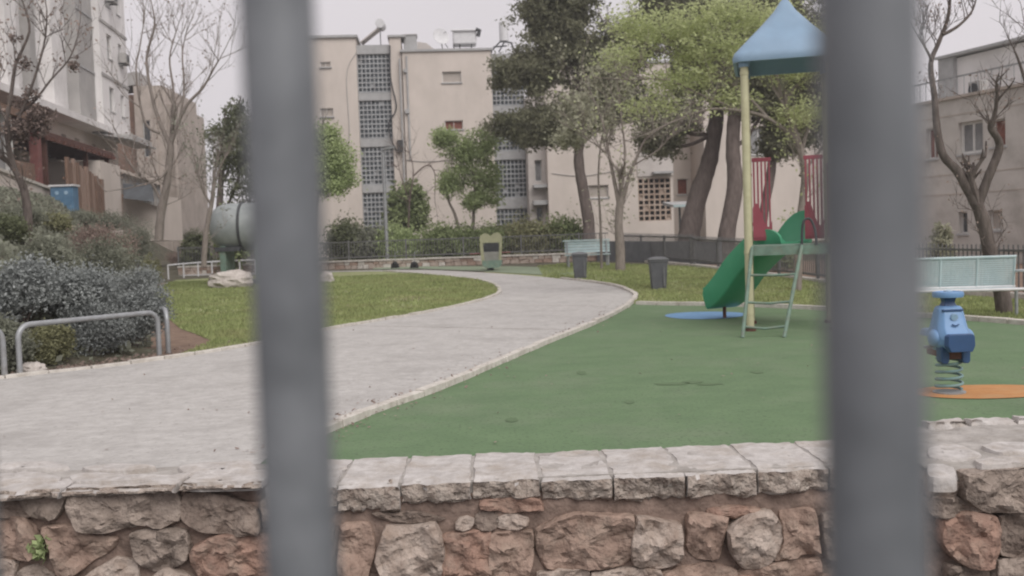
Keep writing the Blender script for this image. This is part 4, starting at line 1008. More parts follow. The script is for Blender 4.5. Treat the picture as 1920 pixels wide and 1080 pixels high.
def storeys(x0, x1, lst, seed, **k):
    for i, (ya, yb) in enumerate(lst):
        a, b, c, d = R(x0, ya, x1, yb, .5); lattice(CF, cb, uA1+.02 if x0 < 800 else a, uP0-.02 if x0 < 800 else b, c, d, .5, seed=seed+i, **k)
storeys(672, 733, [(102, 173), (189, 259), (276, 346), (362, 432)], 3)
for ya, yb in [(84, 101), (174, 188), (260, 275), (347, 361), (433, 444)]:
    a, b, c, d = R(672, ya, 733, yb, .3); mb = MB(); mb.fbox(CF, uA1+.004, uP0-.004, .32, .748, c, d); mb.build('floor_slab', 'slab', cb)
opsC = [R(829, 134, 865, 155), R(834, 226, 868, 243)]
mb = MB(); block(mb, CF, uC0, uC1, 0, 11, Z0, hC, [(*o, .18) for o in opsC]); mb.build('wall', 'plaster', cb)
o = opsC[0]; w_ = window(CF, cb, *o, .18, 'shutter', 0, fr=.05)
o = opsC[1]; w_ = window(CF, cb, *o, .18, 'redshut', 1, fr=.04)
mb = MB(); mb.fbox(CF, uC0-.12, uC1+.12, -.12, 11.1, hC, hC+.13); mb.build('parapet', 'slab', cb)
# second stairwell
uD1 = CF.hit(990, 350)[0]; hD = CF.hit(955, 118)[1]
mb = MB(); mb.fbox(CF, uC1+.002, uD1-.002, .75, 9, Z0, hC-.3); mb.build('wall', 'greyw', cb)
for i, (ya, yb) in enumerate([(118, 197), (213, 282), (300, 370), (392, 420)]):
    a, b, c, d = R(930, ya, 985, yb, .5); lattice(CF, cb, uC1+.02, uD1-.02, c, d, .5, seed=20+i)
for ya, yb in [(100, 117), (198, 212), (283, 299), (371, 391)]:
    a, b, c, d = R(930, ya, 985, yb, .3); mb = MB(); mb.fbox(CF, uC1+.004, uD1-.004, .32, .748, c, d); mb.build('floor_slab', 'slab', cb)
# pipes and cable on the pillar
for px, y0, y1 in ((749, 110, 430), (762, 105, 300)):
    u, zt_ = CF.hit(px, y0, -.05); zb_ = CF.hit(px, y1, -.05)[1]; mb = MB(); mb.tube([CF.pt(u, -.06, zb_), CF.pt(u, -.06, (zb_+zt_)/2), CF.pt(u, -.06, zt_)], .055, 8); mb.build('drain_pipe', 'slab', cb)
cab = [(731, 85), (732, 140), (736, 165), (743, 195), (740, 212), (729, 230), (732, 258), (745, 285)]
mb = MB(); mb.tube(smooth_pts([CF.pt(CF.hit(a, b, .02)[0], .02, CF.hit(a, b, .02)[1]) for a, b in cab], 5), .04, 6); mb.build('cable', 'darkm', cb)
for a in ((745, 263, 756, 285), (757, 130, 763, 136), (760, 205, 768, 213)):
    q = R(*a); mb = MB(); mb.fbox(CF, q[0], q[1], -.18, -.0, q[2], q[3]); mb.build('junction_box', 'darkm' if a[0] == 745 else 'slab', cb)
for pts_ in ([(762, 300), (800, 303), (860, 300), (925, 306)], [(668, 99), (650, 140), (655, 250), (648, 340)], [(1035, 325), (1090, 330), (1150, 322), (1190, 326)]):
    vv = -.03 if pts_[0][0] < 1000 else -2.23
    mb = MB(); mb.tube(smooth_pts([CF.pt(CF.hit(a, b, vv)[0], vv, CF.hit(a, b, vv)[1]) for a, b in pts_], 5), .022, 5); mb.build('cable', 'greyw', cb)
# projecting balcony slice
a, b, c, d = R(992, 285, 1030, 430, -1.2)
mb = MB(); block(mb, CF, a, b, -1.2, 2, Z0, d+3.2, [(*R(1003, 300, 1016, 340, -1.2), .3), (*R(1006, 388, 1018, 418, -1.2), .3)]); mb.build('wall', 'plaster2', cb)
window(CF, cb, *R(1003, 300, 1016, 340, -1.2), -.9, 'curtain', 0); window(CF, cb, *R(1006, 388, 1018, 418, -1.2), -.9, 'glass', 0)
for ya, yb in ((346, 352), (376, 384)):
    q = R(1000, ya, 1034, yb, -1.6); mb = MB(); mb.fbox(CF, q[0], q[1], -1.9, -1.21, q[2], q[3]); mb.build('balcony_ledge', 'slab', cb)
# right block, nearer
v2 = -2.2; uF0 = CF.hit(1028, 350, v2)[0]; uF1 = CF.hit(1262, 350, v2)[0]; hF = CF.hit(1150, 120, v2)[1]
wF = R(1103, 347, 1141, 371, v2); gF = R(1197, 334, 1258, 414, v2); w3 = R(1060, 250, 1095, 272, v2); w4 = R(1205, 250, 1245, 275, v2)
mb = MB(); block(mb, CF, uF0, uF1, v2, 9, Z0, hF, [(*wF, .2), (*gF, .45), (*w3, .2)]); mb.build('wall', 'plaster', cb)
window(CF, cb, *wF, v2+.2, 'shutter', 0); window(CF, cb, *w3, v2+.2, 'shutter', 0)
lattice(CF, cb, *gF, v2+.12, pu=.3, pz=.3, t=.1, m='lattice2', back='dark', fill=.08, seed=9)
q = R(1195, 282, 1262, 330, v2-.1); mb = MB(); mb.fbox(CF, q[0], q[1]+.0, v2-.08, v2-.002, q[2], q[3]); mb.build('pale_panel', 'plaster2', cb)
q = R(1225, 321, 1262, 325, v2-.5); mb = MB(); mb.fbox(CF, q[0], q[1], v2-.6, v2-.081, q[2], q[3]); mb.build('canopy', 'slab', cb)
# recess with windows
v3 = .6; a = CF.hit(1262, 350, v3)[0]; b = CF.hit(1330, 350, v3)[0]
ow = [(*R(1270, 335, 1290, 365, v3), .2), (*R(1295, 285, 1318, 318, v3), .2)]
mb = MB(); block(mb, CF, uF1+.003, b, v3, 9, Z0, hF, ow); mb.build('wall', 'plaster', cb)
window(CF, cb, *ow[0][:4], v3+.2, 'redshut', 0); window(CF, cb, *ow[1][:4], v3+.2, 'curtain', 1)
v4 = -2.6; a4 = CF.hit(1322, 350, v4)[0]; b4 = CF.hit(1700, 350, v4)[0]
ow = [(*R(1405, 240, 1440, 290, v4), .2), (*R(1570, 240, 1610, 280, v4), .2), (*R(1345, 150, 1370, 190, v4), .2)]
mb = MB(); block(mb, CF, a4, b4, v4, 9, Z0, hF+.8, ow); mb.build('wall', 'plaster', cb)
for o in ow: window(CF, cb, *o[:4], v4+.2, 'curtain', 1)
mb = MB(); mb.fbox(CF, a4-.1, b4+.1, v4-.1, 9.1, hF+.8, hF+.95); mb.fbox(CF, uF0-.1, a4-.11, v2-.1, 9.1, hF, hF+.13); mb.build('parapet', 'slab', cb)
# small shelter with turquoise edge
q = R(1262, 378, 1312, 388, -8); t = thing('entrance_canopy', 'small canopy with turquoise edge on a post by the building entrance', 'canopy', CF.pt((q[0]+q[1])/2, -7, Z0+.4))
mb = MB(); mb.hexa([CF.pt(q[0], -8, q[2]), CF.pt(q[1], -8, q[2]), CF.pt(q[1], -5.5, q[2]+.2), CF.pt(q[0], -5.5, q[2]+.2), CF.pt(q[0], -8, q[2]+.12), CF.pt(q[1], -8, q[2]+.12), CF.pt(q[1], -5.5, q[3]+.1), CF.pt(q[0], -5.5, q[3]+.1)]); mb.build('roof', 'slab', t)
mb = MB(); mb.fbox(CF, q[0], q[1], -8.08, -8.003, q[2], q[2]+.14); mb.build('edge', 'bench', t)
for u in (q[0]+.4, q[1]-.2):
    mb = MB(); mb.fbox(CF, u, u+.09, -7.6, -7.5, Z0+.3, q[2]+.02); mb.build('post', 'darkm', t)

# ---- roof things
def rp(px, py, v): u, z = CF.hit(px, py, v); return CF.pt(u, v, z)
t = thing('satellite_dish', 'pale round satellite dish on the edge of the flat roof', 'satellite dish', rp(830, 90, .3))
c = rp(827, 68, .3); ax = (Vector((.45, -1, .3))).normalized(); e1 = ax.orthogonal().normalized(); e2 = ax.cross(e1); rings = []
for r, d in ((.01, -.12), (.2, -.105), (.38, -.05), (.5, 0), (.5, .02), (.36, -.02), (.01, -.08)): rings.append([c+(e1*math.cos(2*math.pi*k/20)+e2*math.sin(2*math.pi*k/20))*r-ax*-d for k in range(20)])
mb = MB(); mb.loft(rings); mb.build('dish', 'metalw', t, smooth=40)
mb = MB(); mb.tube([rp(830, 92, .4), c-ax*.12+Vector((0, 0, -.1))], .03, 6); mb.tube([rp(840, 90, .3), c-ax*.1], .02, 6); mb.build('mast', 'darkm', t)
mb = MB(); mb.tube([c-ax*.0-e1*.48, c+ax*.45], .015, 6); mb.build('feed_arm', 'darkm', t)
t = thing('water_tank', 'white boxy water tank on legs with a dark pipe end on the roof', 'tank', rp(870, 92, 1))
q = R(849, 56, 893, 84, 1.0); mb = MB(); mb.fbox(CF, q[0], q[1], .7, 1.8, q[2], q[3]); mb.build('body', 'metalw', t, bevel=.08)
mb = MB(); mb.tube([rp(845, 57, .65), rp(896, 56, .65)], .07, 8); mb.build('pipe', 'metalw', t)
mb = MB(); mb.tube([rp(892, 55, .65), rp(899, 57, .65), rp(896, 68, .65)], .13, 8); mb.build('pipe_end', 'darkm', t)
for px in (851, 862, 884):
    mb = MB(); mb.tube([rp(px, 93, .8), rp(px, 83, .8)], .04, 6); mb.build('leg', 'darkm', t)
def solar(px, py, v, label, flip=1):
    b = rp(px, py, v); t = thing('solar_heater', label, 'solar heater', b); S_ = Vector((flip, 0, 0))
    p0 = b+Vector((-.9*flip, 0, .1)); p1 = b+Vector((.25*flip, 0, .95))
    mb = MB(); mb.beam(p0, p1, .9, .07, up=Vector((0, 1, 0)).cross(p1-p0)); mb.build('panel', 'plaster2', t)
    mb = MB(); mb.tube([b+Vector((.3*flip, -.55, 1.15)), b+Vector((.3*flip, .55, 1.15))], .27, 14); mb.build('tank', 'metalw', t, smooth=40)
    for dx, zz_ in ((.3, .9), (-.7, .2)):
        mb = MB(); mb.tube([b+Vector((dx*flip, -.4, -.1)), b+Vector((dx*flip, -.4, zz_))], .03, 6); mb.build('leg', 'darkm', t)
    return t
solar(706, 84, 1.0, 'pale solar water heater on the roof above the left stairwell')
t = thing('roof_tank', 'grey block tank on the roof beside the pillar top', 'tank', rp(770, 95, .8)); q = R(757, 68, 781, 90, .8)
mb = MB(); mb.fbox(CF, q[0], q[1], .5, 1.6, q[2]-.3, q[3]); mb.build('body', 'slab', t, bevel=.03)
mb = MB(); mb.fbox(CF, q[0]-.05, q[1]+.05, .45, 1.65, q[3]+.002, q[3]+.06); mb.build('lid', 'greyw', t)
t = thing('roof_shed', 'low sloping grey roof cover behind the parapet', 'shed', rp(810, 95, 3)); 
mb = MB(); mb.prism([rp(782, 95, 2), rp(782, 78, 2), rp(800, 81, 2), rp(818, 95, 2)], CF.n*2); mb.build('cover', 'plaster2', t)
t = thing('boiler', 'upright white cylinder boiler on a rooftop frame', 'boiler', rp(945, 96, 1)); c0 = rp(945, 77, 1); c1 = rp(944, 42, 1)
mb = MB(); mb.tube([c0, c0.lerp(c1, .5), c1], .28, 16); mb.build('tank', 'metalw', t, smooth=40)
for a, b in (((922, 95), (938, 78)), ((938, 78), (960, 80)), ((958, 80), (965, 96)), ((925, 88), (950, 86)), ((935, 98), (946, 78))):
    mb = MB(); mb.tube([rp(*a, .8), rp(*b, .8)], .045, 6); mb.build('strut', 'darkm', t)

# ================================================================ LEFT BUILDING
oL = Vector((-22.3, 58, 0)); aL = math.atan2(-1, .11)   # u runs towards the camera
class FrameL(Frame):
    pass
LF = Frame(oL.xy, aL)   # n = (-sin, cos) -> points to +x : outward
lb = thing('apartment_building', 'tall white apartment block rising above the planted bank', 'building', LF.pt(9, 0, 3))
LZ = 8.0; LT = 23.0; U1 = 27.0
def lblock(mb, u0, u1, n0, z0, z1, ops=()):
    # front at n=+n0 facing outward (+n); reuse block with mirrored frame
    F2 = Frame(LF.pt(0, 0, 0).xy, aL); F2.n = -LF.n
    block(mb, F2, u0, u1, -n0, 9, z0, z1, ops); return F2
F2 = Frame(oL.xy, aL); F2.n = -LF.n
ops = []; 
for fl in range(5):
    z = LZ+fl*2.8
    ops += [(1.0, 1.7, z+1.0, z+2.2, .2), (3.0, 3.9, z+1.0, z+2.3, .2)]
mb = MB(); block(mb, F2, 0, 5.2, -.9, 9, LZ, LT, ops); mb.build('wall', 'white', lb)
for o in ops: window(F2, lb, o[0], o[1], o[2], o[3], -.9+.2, 'curtain', 0, fr=.05)
mb = MB(); mb.fbox(F2, 5.22, 7.9, -.55, 9, LZ, LT); mb.build('wall', 'greyw', lb)
ops2 = []
for fl in range(5):
    z = LZ+fl*2.8
    for u in (9.0, 11.9, 14.4, 17.6, 20.5, 23.5): ops2.append((u, u+(1.1 if u != 11.9 else .7), z+.8, z+2.2, .25))
mb = MB(); block(mb, F2, 7.92, U1, -.0, 9, LZ, LT, ops2); mb.build('wall', 'white', lb)
for o in ops2: window(F2, lb, *o[:4], .25, ['curtain', 'glass'][int(o[0]*10) % 2], 1 if o[1]-o[0] > 1 else 0)
for u, wd, pr, m in ((10.6, .9, .5, 'white'), (13.2, .8, .35, 'greyw'), (16.0, 1.2, .55, 'white'), (19.2, .8, .45, 'greyw'), (22.2, .9, .5, 'white')):
    mb = MB(); mb.fbox(F2, u, u+wd, -pr, -.003, LZ, LT); mb.build('pilaster', m, lb)
for fl in range(1, 6):
    z = LZ+fl*2.8; mb = MB(); mb.fbox(F2, -.03, 5.25, -.96, -.903, z-.12, z+.04); mb.build('string_course', 'greyw', lb)
    mb = MB(); mb.fbox(F2, 5.26, 7.9, -.60, -.553, z-.1, z+.0); mb.build('string_course', 'slab', lb)
# ledge
mb = MB(); mb.fbox(F2, -.2, U1, -1.25, 2, LZ-.3, LZ-.004); mb.build('ledge', 'white', lb)
mb = MB(); mb.fbox(F2, 1.0, 5.2, -2.3, -1.26, LZ-.75, LZ-.35); mb.build('ledge_box', 'greyw', lb, bevel=.1)
mb = MB(); mb.hexa([F2.pt(*q) for q in [(.5, -2.4, LZ-.75), (6, -2.4, LZ-.75), (6, -.5, LZ-.4), (.5, -.5, LZ-.4), (.5, -2.4, LZ-.68), (6, -2.4, LZ-.68), (6, -.5, LZ-.31), (.5, -.5, LZ-.31)]]); mb.build('awning', 'slab', lb)
# lower storey
ops3 = [(u, u+.75, 6.3, 7.2, .25) for u in (2.0, 4.2, 7.0, 9.0, 11.6, 14.0, 16.8, 20)]+[(10.5, 12.5, 3.6, 5.7, .3), (15.5, 17.2, 3.8, 5.6, .3)]
mb = MB(); block(mb, F2, 0, U1, -.15, 9, 1.5, LZ-.302, ops3); mb.build('wall', 'plaster', lb)
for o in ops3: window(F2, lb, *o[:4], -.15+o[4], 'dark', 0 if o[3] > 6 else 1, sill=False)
for u, z in ((1.1, LZ+3.9), (3.0, LZ+6.8), (1.4, LZ+8.1), (17.7, LZ+3.0)):
    vq = -.9 if u < 5 else -.0
    t = thing('air_conditioner', {1.1: 'air conditioner outdoor unit low on the white facade near its far corner', 3.0: 'air conditioner outdoor unit on the second upper floor of the white block', 1.4: 'air conditioner outdoor unit high at the far corner of the white block', 17.7: 'air conditioner outdoor unit behind the near bare tree'}[u], 'air conditioner', F2.pt(u+.4, vq-.2, z), 'air conditioners on the white block')
    mb = MB(); mb.fbox(F2, u, u+.8, vq-.42, vq-.08, z, z+.55); bd = mb.build('casing', 'greyw', t, bevel=.02)
    mb = MB(); c = F2.pt(u+.35, vq-.43, z+.28); mb.tube([c, c+LF.n*.02], .2, 14); mb.build('fan_grille', 'darkm', t)
    mb = MB(); mb.fbox(F2, u+.05, u+.1, vq-.45, vq-.0, z-.06, z-.004); mb.fbox(F2, u+.7, u+.75, vq-.45, vq-.0, z-.06, z-.004); mb.build('bracket', 'darkm', t)
# terrace: low wall, pergola, plank fence
t = thing('terrace_wall', 'beige rendered terrace wall at the top of the bank', 'wall', F2.pt(19, -2.8, 3))
def zat(px, py, v): u, z = F2.hit(px, py, v); return u, z
ua, za = zat(92, 356, -2.9); ub2, zb2 = zat(0, 322, -2.9)
mb = MB(); mb.hexa([F2.pt(*q) for q in [(ua, -2.9, 1), (ub2+4, -2.9, 1), (ub2+4, -2.6, 1), (ua, -2.6, 1), (ua, -2.9, za), (ub2+4, -2.9, zb2+.3), (ub2+4, -2.6, zb2+.3), (ua, -2.6, za)]]); mb.build('wall', 'plaster', t)
mb = MB(); mb.hexa([F2.pt(*q) for q in [(ua-.05, -2.98, za+.002), (ub2+4, -2.98, zb2+.302), (ub2+4, -2.52, zb2+.302), (ua-.05, -2.52, za+.002), (ua-.05, -2.98, za+.1), (ub2+4, -2.98, zb2+.4), (ub2+4, -2.52, zb2+.4), (ua-.05, -2.52, za+.1)]]); mb.build('coping', 'kerb', t)
up0 = zat(207, 296, -2.4)[0]; up1 = zat(83, 262, -2.4)[0]; zp = 6.0
t = thing('pergola', 'dark brown timber pergola roof on posts over the terrace', 'pergola', F2.pt((up0+up1)/2, -1.4, 3))
mb = MB(); mb.fbox(F2, up0, up1, -2.45, -.2, zp, zp+.1); mb.build('roof', 'dwood', t)
mb = MB(); mb.fbox(F2, up0-.1, up1+.1, -2.56, -2.46, zp-.12, zp+.2); mb.build('front_beam', 'dwood', t)
for k in range(12):
    u = up0+.2+(up1-up0-.4)*k/11; mb = MB(); mb.fbox(F2, u-.04, u+.04, -2.7, -.25, zp-.13, zp-.003); mb.build('rafter', 'dwood', t)
for u in (up0+.3, up0+(up1-up0)*.4, up1-.2):
    mb = MB(); mb.fbox(F2, u-.09, u+.09, -2.4, -2.22, 2.4, zp-.131); mb.build('post', 'dwood', t)
un = zat(0, 210, -2.4)[0]
t = thing('pergola', 'second brown terrace roof left of the dark pergola, behind the near bare tree', 'pergola', F2.pt(up1+3, -1.4, 3))
mb = MB(); mb.hexa([F2.pt(*q) for q in [(up1+.3, -2.5, zp+.5), (up1+8, -2.5, zp+.5), (up1+8, -.2, zp+.8), (up1+.3, -.2, zp+.8), (up1+.3, -2.5, zp+.62), (up1+8, -2.5, zp+.62), (up1+8, -.2, zp+.92), (up1+.3, -.2, zp+.92)]]); mb.build('roof', 'dwood', t)
mb = MB(); mb.fbox(F2, up1+.3, up1+8, -2.6, -2.51, zp+.4, zp+.66); mb.build('front_beam', 'wood', t)
for u in (up1+.6, up1+3.5, up1+6.5):
    mb = MB(); mb.fbox(F2, u-.22, u+.22, -2.4, -2.1, 2.4, zp+.5); mb.build('post', 'redp' if u == up1+.6 else 'frame', t)
mb = MB(); mb.fbox(F2, up1+.9, up1+3.2, -2.3, -2.2, 3.0, 4.9); mb.build('screen', 'wood', t)
mb = MB(); mb.fbox(F2, up1+3.8, up1+6.2, -2.3, -2.25, 3.0, 6.0); mb.build('screen', 'curtain', t)
t = thing('plank_fence', 'weathered brown plank fence below the dark pergola', 'fence', F2.pt(12, -2.9, 3))
uf0 = zat(190, 380, -2.9)[0]; uf1 = zat(122, 370, -2.9)[0]; n = 12; rr = random.Random(8)
for k in range(n):
    u = uf0+(uf1-uf0)*k/n; tp = 4.75+.5*(k/n)+rr.uniform(-.12, .16)
    mb = MB(); mb.fbox(F2, u+.03, u+(uf1-uf0)/n-.10, -3.0-rr.uniform(0, .06), -2.92, 2.5, tp); mb.build('plank', rr.choice(['wood', 'wood2']), t)
for z in (3.2, 4.4): mb = MB(); mb.fbox(F2, uf0, uf1, -2.9, -2.84, z, z+.1); mb.build('rail', 'wood', t)
a, z_ = zat(224, 302, -2.7); b = zat(187, 302, -2.7)[0]
mb = MB(); mb.fbox(F2, a, b, -2.7, -.16, 1.5, 5.6); o = mb.build('pier', 'plaster', None); tag(o, 'beige rendered pier at the right end of the terrace', 'wall')
# blue box
q0 = P(117, 392, 37.5); t = thing('blue_cabinet', 'blue metal cabinet with pale cap at the terrace edge', 'cabinet', (q0.x, q0.y, q0.z))
s = 37.5/FPX; hx = 21*s; hz = 42*s
mb = MB(); mb.box(q0.x-hx, q0.x+hx, q0.y, q0.y+.5, q0.z-.8, q0.z+hz); mb.build('body', 'bluep', t, bevel=.02)
mb = MB(); mb.box(q0.x-hx-.05, q0.x+hx+.05, q0.y-.05, q0.y+.55, q0.z+hz+.002, q0.z+hz+.07); mb.build('cap', 'metalw', t)
for dx in (-.17, .17):
    mb = MB(); mb.tube([(q0.x+dx, q0.y-.02, q0.z+hz*.72), (q0.x+dx, q0.y+.005, q0.z+hz*.72)], .07, 14); mb.build('knob', 'rblue3', t)
# lean-to with corrugated sheet and tarp
t = thing('lean_to', 'lean-to of pale corrugated sheets with dark tarpaulin below', 'shed', P(255, 400, 49))
a0, b0 = P(222, 318, 50), P(300, 345, 50)
n = 12
for k in range(n):
    x0 = a0.x+(b0.x-a0.x)*k/n; x1 = a0.x+(b0.x-a0.x)*(k+1)/n-.04; zt_ = a0.z+(b0.z-a0.z)*k/n
    mb = MB(); mb.box(x0, x1, 50, 50.08+.03*(k % 2), zt_-1.2, zt_-.1); mb.build('sheet', ['stripe', 'slab'][k % 2], t)
mb = MB(); mb.beam(a0+Vector((-.2, -.1, .05)), b0+Vector((.2, -.1, 0)), .5, .12); mb.build('eave', 'stonew', t)
c0 = P(230, 345, 49.6); c1 = P(284, 345, 49.6); c2 = P(288, 378, 48.6); c3 = P(232, 372, 48.6)
mb = MB(); mb.prism([c0, c1, c2, c3], (0, .1, .02)); mb.build('tarpaulin', 'tarp', t)
mb = MB(); mb.box(a0.x, b0.x-.3, 50.3, 54, 2, a0.z-1.3); mb.build('wall', 'plaster', t)
# stone building behind
SB = Frame(P(262, 400, 70).xy, math.radians(3)); u1 = SB.hit(333, 300)[0]; h1 = SB.hit(300, 160)[1]; h2 = SB.hit(325, 195)[1]
t = thing('stone_building', 'tan stone building with brown brick flank behind the white block', 'building', SB.pt(0, 0, 1))
um = u1*.72
mb = MB(); block(mb, SB, 0, um, 0, 9, 0, h1, [(.5, 1.0, 4, 6.5, .2), (.5, 1.0, 8, 10.5, .2)]); mb.build('wall', 'stonew', t)
mb = MB(); mb.fbox(SB, um+.003, u1, .2, 8, 0, h2); mb.build('wall', 'stonew', t)
for z in (4, 8): window(SB, t, .5, 1.0, z, z+2.5, .2, 'glass', 0, sill=False)
mb = MB(); ul = SB.hit(190, 300)[0]; block(mb, SB, ul, -.003, .5, 9, 0, h1-.5, [(ul+.5, ul+.8, z, z+1.3, .2) for z in (3, 6, 9)]); mb.build('brick_wall', 'brick', t)
for u in (1.3, 2.0, 2.6): mb = MB(); mb.fbox(SB, u, u+.18, -.12, -.002, 0, h1-.3); mb.build('pilaster', 'stonew', t)
mb = MB(); mb.hexa([SB.pt(*q) for q in [(ul, 0, h1-.2), (.3, 0, h1+.1), (.3, 3, h1+.1), (ul, 3, h1-.2), (ul, 0, h1+.6), (.3, 0, h1+1.0), (.3, 3, h1+1), (ul, 3, h1+.6)]]); mb.build('roof_box', 'greyw', t)

# ================================================================ RIGHT BUILDING
dR = Vector((-.37, 1, 0)).normalized(); RO = P(1800, 300, 32)
RF = Frame((RO.x, RO.y), math.atan2(-dR.y, -dR.x))     # u towards camera (rightwards in view)
RF.n = Vector((-dR.y*-1, 0, 0)); RF.n = Vector((dR.y, -dR.x, 0))  # away from viewer side (to +x)
def RR(x0, y0, x1, y1, v=0):
    xm = (x0+x1)/2; ym = (y0+y1)/2; return RF.hit(x0, ym, v)[0], RF.hit(x1, ym, v)[0], RF.hit(xm, y1, v)[1], RF.hit(xm, y0, v)[1]
rb = thing('apartment_building', 'grey beige building with roof terrace on the right', 'building', RF.pt(0, 0, 0))
uL = RF.hit(1600, 300)[0]; uR = RF.hit(2080, 300)[0]; hR = RF.hit(1840, 176)[1]
W1 = RR(1797, 227, 1843, 288); W2 = RR(1858, 223, 1885, 275); W3 = RR(1797, 397, 1814, 438); W4 = RR(1852, 394, 1876, 432); W5 = RR(1736, 240, 1758, 298); W6 = RR(1930, 215, 1975, 275)
mb = MB(); block(mb, RF, uL, uR, 0, 9, 0, hR, [(*o, .2) for o in (W1, W2, W3, W4, W5, W6)]); mb.build('wall', 'beigest', rb)
window(RF, rb, *W1, .2, 'curtain', 1, fr=.09); window(RF, rb, *W2, .2, 'redshut', 0); window(RF, rb, *W3, .2, 'glass', 0); window(RF, rb, *W4, .2, 'shutter', 0); window(RF, rb, *W5, .2, 'redshut', 1); window(RF, rb, *W6, .2, 'curtain', 1)
mb = MB(); mb.fbox(RF, uL, uR, -.08, .3, hR, hR+.09); mb.build('parapet', 'stonew', rb)
# stone course joints as slim recessed bands built proud
z = .5
k = 0
while z < hR-.3:
    mb = MB(); mb.fbox(RF, uL, uR, -.012, -.002, z, z+.03); 
    if not any(o[2] < z+.03 and o[3] > z for o in (W1, W2, W3, W4, W5, W6)): mb.build('course', 'stonew', rb)
    z += .62
# set-back white upper storey
q = RR(1766, 100, 1790, 185, 2.5); ut = RF.hit(1768, 120, 2.5)[0]; zt_ = RF.hit(1840, 98, 2.5)[1]
mb = MB(); mb.fbox(RF, ut, uR, 2.5, 9, hR, zt_); mb.build('upper_storey', 'white', rb)
u_ = RF.hit(1790, 120, 2.4)[0]; mb = MB(); mb.fbox(RF, ut-.02, u_, 2.3, 2.498, hR, zt_+.05); mb.build('dark_panel', 'slab', rb)
mb = MB(); mb.fbox(RF, ut-.1, uR, 2.2, 9.1, zt_+.052, zt_+.14); mb.build('parapet', 'slab', rb)
# roof railing
hr = RF.hit(1840, 134, .6)[1]; mb = MB(); mb.beam(RF.pt(uL+1, .6, hr), RF.pt(uR, .6, hr), .05, .05); mb.build('railing', 'galv', rb)
u = uL+1; mb = MB()
while u < uR: mb.tube([RF.pt(u, .6, hR), RF.pt(u, .6, hr)], .012, 5); u += .28
mb.build('railing_bars', 'galv', rb, 'stuff')
q = RF.pt(RF.hit(1826, 180, .9)[0], .9, hR); t = thing('air_conditioner', 'air conditioner unit on the right roof behind the railing', 'air conditioner', q)
mb = MB(); mb.fbox(RF, RF.hit(1815, 180, .9)[0], RF.hit(1838, 180, .9)[0], .9, 1.25, hR+.05, hR+.6); mb.build('casing', 'greyw', t, bevel=.03)
mb = MB(); c = RF.pt(RF.hit(1826, 180, .9)[0], .89, hR+.33); mb.tube([c, c-RF.n*.03], .2, 14); mb.build('fan_grille', 'darkm', t)
# small annex left of it
# ================================================================ TREES
def skeleton_tree(name, label, limbs, m, base, kids=(), tw=(), leaf=None, cat='tree', seed=1, group=None, tipleaf=None):
    t = thing(name, label, cat, base, group); rr = random.Random(seed); qs = []
    mb = MB()
    for pts, ra, rb_ in limbs: qs.append((limb(mb, pts, ra, rb_, 9, .05), ra, rb_))
    mb.build('trunk', m, t, smooth=60)
    tips = []
    if tw:
        n_, ln, r_, dep, up, spr, start = tw; mb = MB()
        for q, ra, rb_ in qs:
            for k in range(n_):
                i = rr.randrange(int(len(q)*start), len(q)); dd = (q[min(i+1, len(q)-1)]-q[max(0, i-1)]).normalized()
                side = Vector((rr.uniform(-1, 1), rr.uniform(-1, 1), rr.uniform(-.2, .9))).normalized()
                tips += twigs(mb, q[i], dd*.45+side*.7, ln*rr.uniform(.6, 1.1), r_, dep, rr, up, spr)
            tips += twigs(mb, q[-1], (q[-1]-q[-3]).normalized(), ln, max(rb_*.9, r_), dep, rr, up, spr)
        mb.build('branches', m if m != 'bark_p' else 'bark_d', t)
    if tipleaf:
        mm, per, rc, sz = tipleaf; r = np.random.RandomState(seed); T = np.array([tuple(x) for x in tips])
        T = np.repeat(T, per, 0)+r.normal(size=(len(T)*per, 3))*rc; leaf_mesh('leaves', T, sz, 1.5, mm, t, seed)
    if leaf:
        blobs, nc, per, rc, sz, asp, mm, flat = leaf
        pts, cs = clumps(blobs, nc, per, rc, seed+5, shell=.35); leaf_mesh('crown', pts, sz, asp, mm, t, seed, flat)
    return t
def at_ground(px, py): return G(px, py)

# left near bare tree on the bank (Y~22)
Y = 21.0; b = P(48, 470, Y)
skeleton_tree('bare_tree', 'dark bare tree on the bank in front of the terrace wall', [
    (PP([(48, 480), (52, 440), (52, 395), (45, 355), (36, 335)], Y), .10, .075),
    (PP([(40, 345), (22, 300), (12, 240), (22, 170), (30, 120), (55, 60), (48, 20)], Y, .05), .06, .018),
    (PP([(36, 335), (15, 305), (-10, 290)], Y, -.1), .05, .03),
    (PP([(14, 262), (45, 200), (70, 130), (85, 70), (88, 20)], Y, -.05), .035, .012),
    (PP([(30, 215), (60, 195), (95, 150), (130, 110), (145, 70)], Y, .1), .03, .012),
    (PP([(20, 240), (0, 200), (-15, 150)], Y), .03, .015)],
    'bark_d', (b.x, b.y, H(b.x, b.y)), tw=(6, .75, .011, 2, .3, .55, .45), seed=3, tipleaf=('l_brown', 1, .05, .05))
# ball-like seed clusters
t_ = bpy.data.objects['bare_tree']
Y = 21.0; pts, cs = clumps([pblob(38, 190, 14, 22, Y, .15), pblob(60, 175, 12, 12, Y, .15), pblob(45, 120, 8, 16, Y, .1), pblob(30, 70, 10, 10, Y, .1), pblob(138, 120, 9, 20, Y, .15), pblob(50, 245, 45, 22, Y, .3), pblob(75, 215, 25, 16, Y, .3)], 160, 14, .1, 9); leaf_mesh('seed_clusters', pts, .05, 1.4, 'twig', t_, 4)
